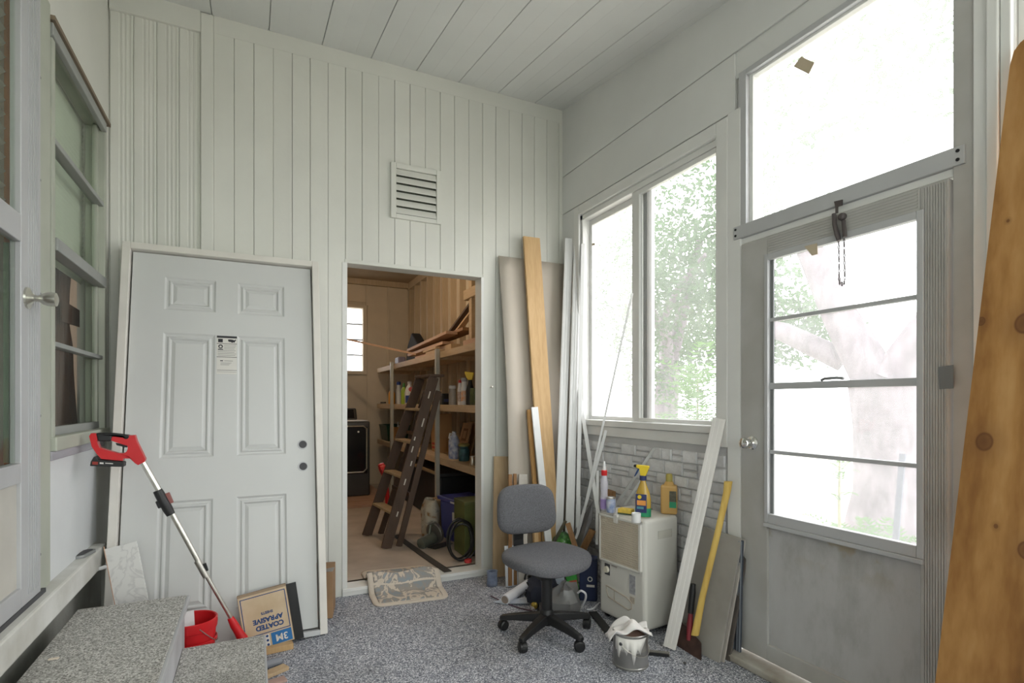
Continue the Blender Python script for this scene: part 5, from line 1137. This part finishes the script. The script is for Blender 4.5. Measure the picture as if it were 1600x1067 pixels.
bottle('spray_can', 'white spray can with red nozzle on the middle shelf', 719, .235, .024, wb, mat('red_cap', (.55, .03, .03), .4), cat='can', capr=.6, neck=.82, lab=mat('can_label', (.65, .62, .58), .5, c2=(.30, .12, .10), scale=40))
bottle('spray_can', 'white and orange spray can with grey cap on the middle shelf', 725.5, .25, .030, wb, mat('grey_cap', (.35, .36, .40), .4), cat='can', capr=.85, neck=.80, lab=mat('can_orange', (.75, .30, .08), .5, c2=(.70, .68, .65), scale=30))
p_ = at_shelf(734.5, 1.74, 1.22); ys = thing('spray_bottle', 'black spray bottle with yellow trigger head on the middle shelf', 'bottle', p_, R(-30), 'bottles on the middle shelf')
MB().lathe([(.036, 0), (.038, .01), (.038, .13), (.022, .19), (.018, .225)], 16).build('body', black, ys, smooth=True); MB().prism([(-.02, -.018, .225), (.02, -.018, .225), (.036, -.018, .29), (-.045, -.018, .30), (-.045, -.018, .28)], (0, .036, 0)).build('spray_head', yellow, ys, bevel=.004)
p_ = at_shelf(744, 1.76, 1.22); ob = thing('seed_box', 'dark olive printed box at the near end of the middle shelf', 'box', p_, 0); MB().bx(-.04, .04, -.05, .05, 0, .15).build('box', mat('olive_print', (.10, .14, .05), .6, c2=(.04, .06, .03), scale=30), ob, bevel=.003)
# lower shelf
gb_ = thing('plastic_crate', 'dark green plastic crate on the lower shelf by the washer', 'crate', (1.80, 7.58, .711), 0); gcm = mat('crate_green', (.008, .045, .025), .4)
b = MB(); t0, t1 = .13, .16
for i in range(4):
    a0, a1 = R(45 + 90 * i), R(135 + 90 * i); k = math.sqrt(2); q = [V((math.cos(a) * r_ * k, math.sin(a) * r_ * k * 1.5, z)) for a, r_, z in ((a0, t0, 0), (a1, t0, 0), (a1, t1, .21), (a0, t1, .21))]; b.add(q, [(0, 1, 2, 3)])
b.add([V((x_ * t0, y_ * t0 * 1.5, .002)) for x_, y_ in ((-1, -1), (1, -1), (1, 1), (-1, 1))], [(0, 1, 2, 3)]); b.build('crate_body', gcm, gb_, solid=.006)
MB().tube([(-t1, -t1 * 1.5, .21), (t1, -t1 * 1.5, .21), (t1, t1 * 1.5, .21), (-t1, t1 * 1.5, .21)], .010, 6, closed=True).build('crate_rim', gcm, gb_)
orc = mat('orange_card', (.58, .30, .10), .7); p_ = at_shelf(617, 1.72, .71); tag(MB().bx(-.03, .03, -.065, .065, 0, .20).build('card_box', orc), 'orange cardboard pack beside the green crate', 'box'); o = bpy.data.objects['card_box']; o.location = p_; o.rotation_euler = (0, 0, R(-55))
bottle('glue_bottle', 'thin white bottle behind the orange pack', 622, .27, .022, wb, wb, X=1.78, z=.71, grp=None)
p_ = at_shelf(684.5, 1.80, .71); cbx = thing('cardboard_box', 'tall tan cardboard carton with red stripes on the lower shelf', 'box', p_, 0); tc_ = mat('tan_card', (.46, .27, .12), .8, var=.06)
MB().prism([(-.03, -.10, 0), (-.03, .12, 0), (-.03, .16, .20), (-.03, .07, .41), (-.03, -.065, .41)], (.16, 0, 0)).build('carton', tc_, cbx)
for z in (.035, .075): MB().bx(-.0315, -.0295, -.098 + z * .05, .12, z, z + .022).build('red_stripe', mat('stripe_red', (.42, .05, .03), .7), cbx)
def framed(label, px, X, w_, h, m1, m2, z=.711, leanx=.10):
    p_ = at_shelf(px, X, z); t_ = thing('framed_board', label, 'board', p_, rot=(0, R(14), 0), group='boards on the lower shelf')
    MB().bx(-.006, .006, -w_ / 2, w_ / 2, 0, h).build('board', m1, t_, bevel=.002)
    if m2: MB().bx(-.009, -.006, -w_ / 4, w_ / 4, h * .42, h * .82).build('dark_square', m2, t_); MB().bx(-.011, -.009, -w_ / 6, w_ / 6, h * .5, h * .74).build('inner_square', m1, t_)
framed('wooden board with a routed dark square leaning on the lower shelf', 720, 1.93, .25, .33, wood('panel_wood', (.46, .32, .20), (.36, .24, .15)), mat('panel_dark', (.20, .11, .06), .7)); framed('plain wooden board behind the routed board on the lower shelf', 729, 2.00, .26, .34, plyw, None)
p_ = at_shelf(709.5, 1.72, .71); bj = thing('bleach_jug', 'white and blue printed plastic jug on the lower shelf', 'jug', p_, R(20)); MB().lathe([(.05, 0), (.053, .01), (.053, .17), (.035, .215), (.02, .23), (.02, .255), (.014, .26)], 16).build('body', mat('jug_print', (.66, .68, .72), .4, c2=(.10, .16, .42), scale=22), bj, smooth=True); MB().tube([(-.03, 0, .17), (-.06, 0, .20), (-.05, 0, .24), (-.015, 0, .235)], .009, 8).build('handle', wb, bj)
bottle('paint_tin', 'dark tin with olive lid on the lower shelf', 725, .16, .05, mat('teal_tin', (.03, .10, .12), .4, var=.5, scale=20), mat('olive_lid', (.22, .19, .05), .5), X=1.74, z=.71, cat='tin', grp=None, capr=.95, neck=.74)
bottle('small_can', 'small silver can at the near end of the lower shelf', 738.5, .07, .022, steel, steel, X=1.68, z=.71, cat='can', grp=None, capr=.9, neck=.7)
tag(MB().tube([at_shelf(746, 1.69, .735), at_shelf(748, 1.72, .90)], .012, 8).build('caulk_tube', wb, loc=at_shelf(746, 1.69, .72)), 'white tube leaning at the near end of the lower shelf', 'tube')
# on the floor
tb = thing('storage_tote', 'large black storage tote with lid on the floor under the shelf', 'tote', (1.88, 5.75, SF), 0)
MB().bx(-.22, .18, -.65, .75, 0, .46).build('tote_body', mat('tote_black', (.012, .013, .016), .5), tb, bevel=.02); MB().bx(-.24, .19, -.67, .77, .46, .49).build('lid', mat('tote_lid', (.04, .04, .042), .5), tb, bevel=.006); MB().bx(-.245, -.235, -.6, .7, .475, .505).build('lid_lath', treadw, tb)
m_, t, o = nt('printed_sack'); bb = bsdf(t, o, .6); co = coords(t); n1 = nd(t, 'TexNoise', Scale=14.0, Detail=4.0); t.links.new(co, n1.inputs['Vector']); t.links.new(ramp(t, n1.outputs[0], [(.35, (.30, .14, .05)), (.45, (.52, .45, .34)), (.6, (.58, .52, .42)), (.7, (.25, .22, .18))]), bb.inputs['Base Color'])
sk = MB()
def sackf(u, v):
    a = 2 * math.pi * u; k = 1 - .25 * max(0, v - .8) * 5 * .6; return (1.43 + .075 * (1 + .1 * math.sin(6 * a + v * 5)) * math.cos(a) * (1 - .5 * max(0, (v - .75) / .25)), 4.66 + .095 * math.sin(a) * (1 + .06 * math.sin(9 * v)), SF + .002 + .33 * v)
sk.grid(24, 16, sackf); tag(sk.build('printed_sack', m_, loc=(1.43, 4.66, SF), smooth=True, solid=.003), 'beige printed paper sack standing by the shelf post', 'sack')
mt_ = thing('circular_saw', 'grey green metal circular saw lying on the store room floor', 'saw', (1.375, 4.36, SF), R(28)); sawm = mat('saw_grey', (.16, .17, .14), .45, .4, var=.2, scale=10)
MS = T(-.06, 0, .055) @ Matrix.Rotation(R(80), 4, 'Y')
MB().lathe([(.03, -.11), (.046, -.10), (.048, 0), (.052, .01), (.052, .04), (.04, .05)], 20, MS).build('motor', sawm, mt_, smooth=True)
MB().lathe([(.085, .055), (.09, .06), (.09, .085), (.085, .09)], 24, MS @ T(-.03, 0, 0)).build('blade_guard', mat('guard', (.20, .19, .17), .4, .5), mt_, smooth=True)
MB().bar((-.12, -.08, .008), (.08, -.09, .012), .09, .004, (0, 1, 0)).build('base_plate', gm2, mt_); MB().tube([(-.06, 0, .10), (-.05, .0, .17), (.0, 0, .185), (.02, 0, .12)], .014, 10).build('handle', sawm, mt_, smooth=True)
bbn = thing('storage_bin', 'blue plastic storage bin with lid on the store room floor', 'bin', (1.66, 4.40, SF), R(8)); blm = mat('bin_blue', (.05, .06, .27), .4)
MB().prism([(-.12, -.17, 0), (.12, -.17, 0), (.15, -.20, .34), (-.15, -.20, .34)], (0, .38, 0)).build('bin_body', blm, bbn, bevel=.012); MB().bx(-.165, .165, -.215, .21, .34, .375).build('lid', blm, bbn, bevel=.01)
MB().bx(-.163, -.155, -.13, -.08, .18, .27).build('sticker', paper, bbn); MB().bx(-.167, -.160, -.15, -.05, .345, .36).build('handle_clip', wb, bbn)
p2 = thing('cardboard_box', 'brown cardboard box with hand hole behind the blue bin', 'box', (1.60, 4.80, SF), R(5)); MB().bx(-.12, .12, -.10, .10, 0, .30).build('box', mat('brown_box', (.36, .24, .13), .8), p2, bevel=.003); MB().lathe([(.02, 0), (.02, .001)], 14, T(-.02, -.1005, .21) @ Matrix.Rotation(R(90), 4, 'X'), sx=1.3).build('hand_hole', black, p2)
olv = thing('metal_box', 'olive green metal box standing at the doorway edge of the store room', 'box', (1.60, 4.02, SF), 0); MB().bx(-.13, .10, -.12, .12, 0, .42).build('box', mat('olive_drab', (.10, .115, .03), .6), olv, bevel=.004); MB().bx(-.131, .101, -.122, .122, .40, .425).build('lid', mat('olive_lid2', (.12, .13, .045), .6), olv, bevel=.003)
hs_ = []; rr = random.Random(9)
for k in range(96): a = 2 * math.pi * k / 24; r_ = .16 + .025 * math.sin(a * .5 + 1) + .012 * (k // 24); hs_.append(V((1.40 + r_ * .55 * math.cos(a) + .03 * (k / 96), 3.83 + .05 * math.sin(a * .7) + .05 * (k // 24 - 1.5) * .4, SF + .155 + min(r_, .165) * .9 * math.sin(a) )))
tag(MB().tube(hs_, .008, 7).build('cable_coil', black, loc=(1.40, 3.83, SF), smooth=True), 'coil of thick black cable propped inside the doorway', 'cable')
tag(MB().lathe([(.026, 0), (.028, .004), (.028, .022), (.024, .025)], 16, T(1.447, 3.765, SF + .001)).build('bottle_cap', mat('cap_red', (.60, .05, .05), .4), loc=(1.447, 3.765, SF)), 'red plastic cap on the floor inside the doorway', 'cap')
q0, q1, q2 = onz(618, 836, SF + .004), onz(660, 866, SF + .004), onz(700, 893, SF + .004)
b = MB(); b.bar(q0, q1, .055, .006, (1, -.4, 0)); b.bar(q1, q2, .055, .006, (1, -.4, 0)); tag(b.build('rubber_strip', mat('rubber_dark', (.05, .045, .04), .7), loc=q0), 'dark rubber strip running across the store room floor', 'strip')
rc = thing('red_hand_truck', 'red and white folded hand truck behind the ladder', 'hand truck', (1.36, 6.15, SF), world=True)
MB().lathe([(.03, -.03), (.075, -.03), (.08, 0), (.075, .03), (.03, .03)], 18, T(1.33, 6.15, .48) @ Matrix.Rotation(R(70), 4, 'Y')).build('wheel', red, rc, smooth=True)
for dy in (-.05, .07): MB().tube([(1.34, 6.15 + dy, .45), (1.37, 6.13 + dy, .25), (1.38, 6.12 + dy, SF + .012)], .014, 8).build('frame_tube', red, rc, smooth=True)
MB().tube([(1.35, 6.05, .47), (1.40, 6.15, .50), (1.36, 6.27, .47)], .012, 8).build('handle', wb, rc, smooth=True)
# on the top shelf
ZS = 1.735
bp_ = MB(); A = [at_shelf(a, 1.95, 0) for a in (634, 668)]
bp_.prism([(1.94, A[1].y, ZS), (1.94, A[0].y, ZS), (1.94, A[0].y - .12, ZS + .30), (1.94, A[0].y - .33, ZS + .46), (1.94, A[1].y + .25, ZS + .18)], (.13, 0, 0))
tag(bp_.build('black_bag', mat('black_poly', (.018, .018, .022), .8, bmp=.5, bscale=25), loc=(1.9, A[1].y, ZS), bevel=.02), 'black plastic bag slumped on the top shelf', 'bag')
lum = wood('pinkish_lumber', (.60, .40, .28), (.48, .30, .20), axis='y')
G = 'lumber offcuts on the top shelf'
def ply(label, px0, px1, X, z, w_, th_, m=lum, dz=0, X1=None): 
    a_ = at_shelf(px0, X, z); b2 = at_shelf(px1, X1 or X, z + dz); return lean('lumber_offcut', label, 'lumber', a_, b2, w_, th_, m, (1, 0, 0), G)
ply('pink lumber offcut at the bottom of the top shelf pile', 655, 690, 1.74, ZS + .020, .10, .035); ply('pale yellow offcut at the front of the top shelf pile', 670, 690, 1.67, ZS + .018, .07, .035, plyw)
ply('long pink board jutting left on the top shelf pile', 643, 706, 1.78, ZS + .155, .12, .03, lum, .05); ply('second long board under the jutting one', 644, 700, 1.80, ZS + .10, .12, .03, lum, .02)
ply('thin yellow offcut resting on the lumber pile', 664, 684, 1.70, ZS + .062, .05, .02, plyw, .01); ply('broad brown board lying across the lumber pile', 668, 735, 1.92, ZS + .20, .16, .03, brownw, .03)
ply('short block at the near end of the top shelf', 731, 751, 1.72, ZS + .03, .09, .05, lum); ply('round ended offcut near the middle of the top shelf', 695, 712, 1.82, ZS + .05, .10, .09, plyw)
ply('dark slanting board leaning up the wall above the top shelf', 703, 745, 1.95, ZS + .24, .10, .025, mat('dark_slant', (.10, .07, .05), .7), .30, 2.02); ply('pale slanting board leaning up the wall above the top shelf', 709, 750, 1.92, ZS + .21, .06, .02, plyw, .28, 2.0)
wf = thing('timber_rack', 'pale timber frame with cross piece standing on the top shelf', 'frame', at_shelf(736, 1.80, ZS), world=True); y_ = sx(737, 1.80)
MB().bx(1.78, 1.82, y_ - .045, y_ + .02, ZS, ZS + .62).build('upright', shelfw, wf, bevel=.003); MB().bar((1.78, y_ + .10, ZS + .50), (1.84, y_ - .45, ZS + .53), .05, .09, (1, 0, 0)).build('cross_piece', shelfw, wf, bevel=.003)
lean('bent_lath', 'long thin lath sticking out from the top shelf past the window', 'lath', V((1.72, sx(650, 1.72), ZS + .075)), ony(542, 530, 7.0), .022, .012, lum, (0, 0, 1)); 
MB().bar((1.60, sx(639, 1.60), ZS + .02), (1.60, sx(639, 1.60), ZS + .02), .01, .01) if False else None
tag(MB().bx(1.68, 1.78, sx(622, 1.7) - .1, sx(622, 1.7) + .1, ZS, ZS + .10).build('glass_jar_box', mat('violet_grey', (.16, .14, .20), .5), loc=(1.73, sx(622, 1.7), ZS), bevel=.02), 'small violet grey tub at the far end of the top shelf', 'tub')

# ================================================================== outside
GZ = -.25
struct('ground_lawn', MB().bx(2.6, 40, -25, 45, GZ - .1, GZ), mat('lawn', (.45, .44, .35), .95, c2=(.50, .48, .42), scale=1.2, bmp=.6, bscale=30))
struct('ground_path', MB().bx(-6, 2.6, -25, 45, GZ - .1, GZ - .01), mat('sandy_ground', (.45, .42, .36), .95))
bark = mat('grey_bark', (.15, .125, .14), .9, var=.35, scale=12, stretch=(1, 1, .3), bmp=.8, bscale=18)
def leafmat(name, c, tr):
    m, t, o = nt(name); d = nd(t, 'BsdfDiffuse'); d.inputs[0].default_value = (*c, 1); l = nd(t, 'BsdfTranslucent'); l.inputs[0].default_value = (*tr, 1)
    mx = nd(t, 'MixShader', Fac=.4); t.links.new(d.outputs[0], mx.inputs[1]); t.links.new(l.outputs[0], mx.inputs[2]); t.links.new(mx.outputs[0], o.inputs[0]); return m
lf1 = leafmat('oak_leaf', (.05, .095, .04), (.08, .17, .05)); lf2 = leafmat('bright_leaf', (.06, .15, .03), (.12, .26, .04))
def leaves(name, parent, blobs, n, sz, m, seed):
    rr = random.Random(seed); b = MB(); tot = sum(r_ ** 2 for *_, r_ in blobs)
    for cx_, cy_, cz_, r_ in blobs:
        for i in range(int(n * r_ ** 2 / tot)):
            d_ = V((rr.gauss(0, 1), rr.gauss(0, 1), rr.gauss(0, 1))).normalized() * r_ * (rr.random() ** .45); p_ = V((cx_, cy_, cz_)) + V((d_.x, d_.y, d_.z * .75))
            a = V((rr.gauss(0, 1), rr.gauss(0, 1), rr.gauss(0, .7))).normalized(); c = a.orthogonal().normalized(); c = Matrix.Rotation(rr.random() * 6.28, 3, a) @ c
            s_ = sz * (.6 + .8 * rr.random()); b.add([p_ - a * s_, p_ + c * s_ * .45, p_ + a * s_, p_ - c * s_ * .45], [(0, 1, 2, 3)])
    return tag(b.build(name, m, parent), kind='stuff')
def tree(label, base, limbs, blobs, n, sz, m, seed):
    t_ = thing('oak_tree', label, 'tree', base, world=True, group='trees outside')
    for i, (pts, rs) in enumerate(limbs): MB().tube([V(base) + V(p_) for p_ in pts], rs, 12).build('trunk' if i == 0 else 'branch', bark, t_, smooth=True)
    leaves('foliage', t_, [(base[0] + a, base[1] + b_, base[2] + c, r_) for a, b_, c, r_ in blobs], n, sz, m, seed); return t_
B1 = (6.45, 3.62, GZ)
tree('large oak with forked grey trunk seen through the storm door', B1, [([(0, 0, 0), (.02, .0, .5), (0, .02, 1.2), (-.02, .04, 1.75)], [.46, .36, .33, .36]), ([(-.02, .1, 1.7), (-.15, .45, 2.5), (-.2, .9, 3.6), (-.1, 1.2, 4.6)], [.24, .19, .14, .09]),
     ([(.0, -.05, 1.7), (.35, -.45, 2.6), (.6, -.75, 3.6), (.8, -.9, 4.8)], [.26, .21, .17, .10]), ([(0, .5, 2.0), (-.3, 1.1, 2.4), (-.5, 1.6, 2.6)], [.14, .12, .08])],
     [(-.2, 1.7, 4.9, 1.3), (.8, -.9, 5.4, 1.5), (.3, .4, 6.2, 1.7), (-.6, 1.6, 3.2, .6)], 1900, .06, lf1, 21)
B2 = (7.2, 7.9, GZ)
tree('leafy oak with spreading branches seen through the slider window', B2, [([(0, 0, 0), (-.1, .1, 1.2), (-.1, 0, 2.2)], [.30, .24, .2]), ([(-.1, 0, 2.0), (-.7, -.6, 2.7), (-1.5, -1.1, 3.0), (-2.2, -1.4, 3.0)], [.13, .10, .07, .04]), ([(-.1, 0, 2.1), (-.2, -.5, 3.2), (-.3, -1.0, 4.3)], [.14, .1, .06]), ([(-.1, 0, 2.0), (.4, .8, 3.0), (.6, 1.4, 3.6)], [.13, .1, .06]), ([(-1.0, -.8, 2.8), (-1.3, -1.6, 3.3), (-1.4, -2.2, 3.6)], [.06, .05, .03])],
     [(-.6, -1.3, 4.2, 1.5), (-1.3, -1.9, 3.4, 1.1), (-.2, -.4, 3.2, 1.2), (.5, 1.2, 4.2, 1.5), (-1.7, -1.0, 2.7, .75), (-.5, -.2, 2.0, .8)], 12000, .05, lf1, 22)
B3 = (13.5, 11.5, GZ)
tree('far pale tree beyond the lawn', B3, [([(0, 0, 0), (.1, .1, 2), (0, 0, 3.5)], [.3, .22, .15])], [(0, 0, 4.2, 2.4), (-1.2, 1.2, 3.2, 1.5), (1.0, -1.0, 3.6, 1.6)], 5000, .10, lf1, 23)
def fronds(label, base, n, L, m, seed, stem=0, grp='plants outside'):
    rr = random.Random(seed); t_ = thing('fern_plant', label, 'plant', base, world=True, group=grp)
    top = V(base) + V((0, 0, stem))
    if stem: MB().tube([V(base), V(base) + V((.02, .02, stem * .5)), top], [.018, .014, .009], 8).build('stem', mat('green_stem', (.22, .22, .10), .8), t_)
    b = MB()
    for i in range(n):
        a = rr.random() * 6.28; el = rr.uniform(.15, 1.0); d_ = V((math.cos(a) * math.cos(el), math.sin(a) * math.cos(el), math.sin(el))); h = rr.uniform(.45, 1) * stem if stem else 0
        o_ = V(base) + V((0, 0, h)); l_ = L * rr.uniform(.6, 1.1)
        for k in range(9):
            s_ = (k + 1) / 9; p_ = o_ + d_ * l_ * s_ + V((0, 0, -.45 * l_ * s_ * s_)); sd = d_.cross(V((0, 0, 1))).normalized()
            for q in (-1, 1): ll = .22 * l_ * (1 - .7 * s_); b.add([p_, p_ + sd * q * ll * .5 + d_ * .012, p_ + sd * q * ll + d_ * ll * .4, p_ + sd * q * ll * .5 - d_ * .012], [(0, 1, 2, 3)])
    tag(b.build('foliage', m, t_), kind='stuff'); return t_
q = V((5.0, 5.0, 0)); d_ = ray(1090, HY); k = 6.0; fronds('young bright green ferny tree outside the slider window', (d_.x * k, d_.y * k, GZ), 90, .95, lf2, 31, 1.8)
for i, (px, k, n, L, lb_) in enumerate(((1330, 5.4, 26, .85, 'low green plant at the left of the garden bed outside the door'), (1368, 5.2, 28, .85, 'low green plant in the middle of the garden bed outside the door'), (1405, 5.0, 30, .85, 'low green plant at the right of the garden bed outside the door'), (1350, 4.6, 16, .62, 'small leafy plant nearest the storm door'))):
    d_ = ray(px, HY); fronds(lb_, (d_.x * k, d_.y * k, GZ), n, L, lf2, 40 + i)
d_ = ray(1312, HY); fronds('thin upright sapling before the oak trunk', (d_.x * 5.6, d_.y * 5.6, GZ), 14, .25, lf2, 50, .95)
d_ = ray(1402, HY); k = 4.9; tag(MB().bar((d_.x * k - .06, d_.y * k, GZ), (d_.x * k + .03, d_.y * k - .03, .78), .05, .02, (0, 1, 0)).build('garden_stake', mat('bluish_stake', (.06, .07, .10), .6), loc=(d_.x * k - .06, d_.y * k, GZ)), 'grey blue garden stake leaning in the plants outside', 'stake')
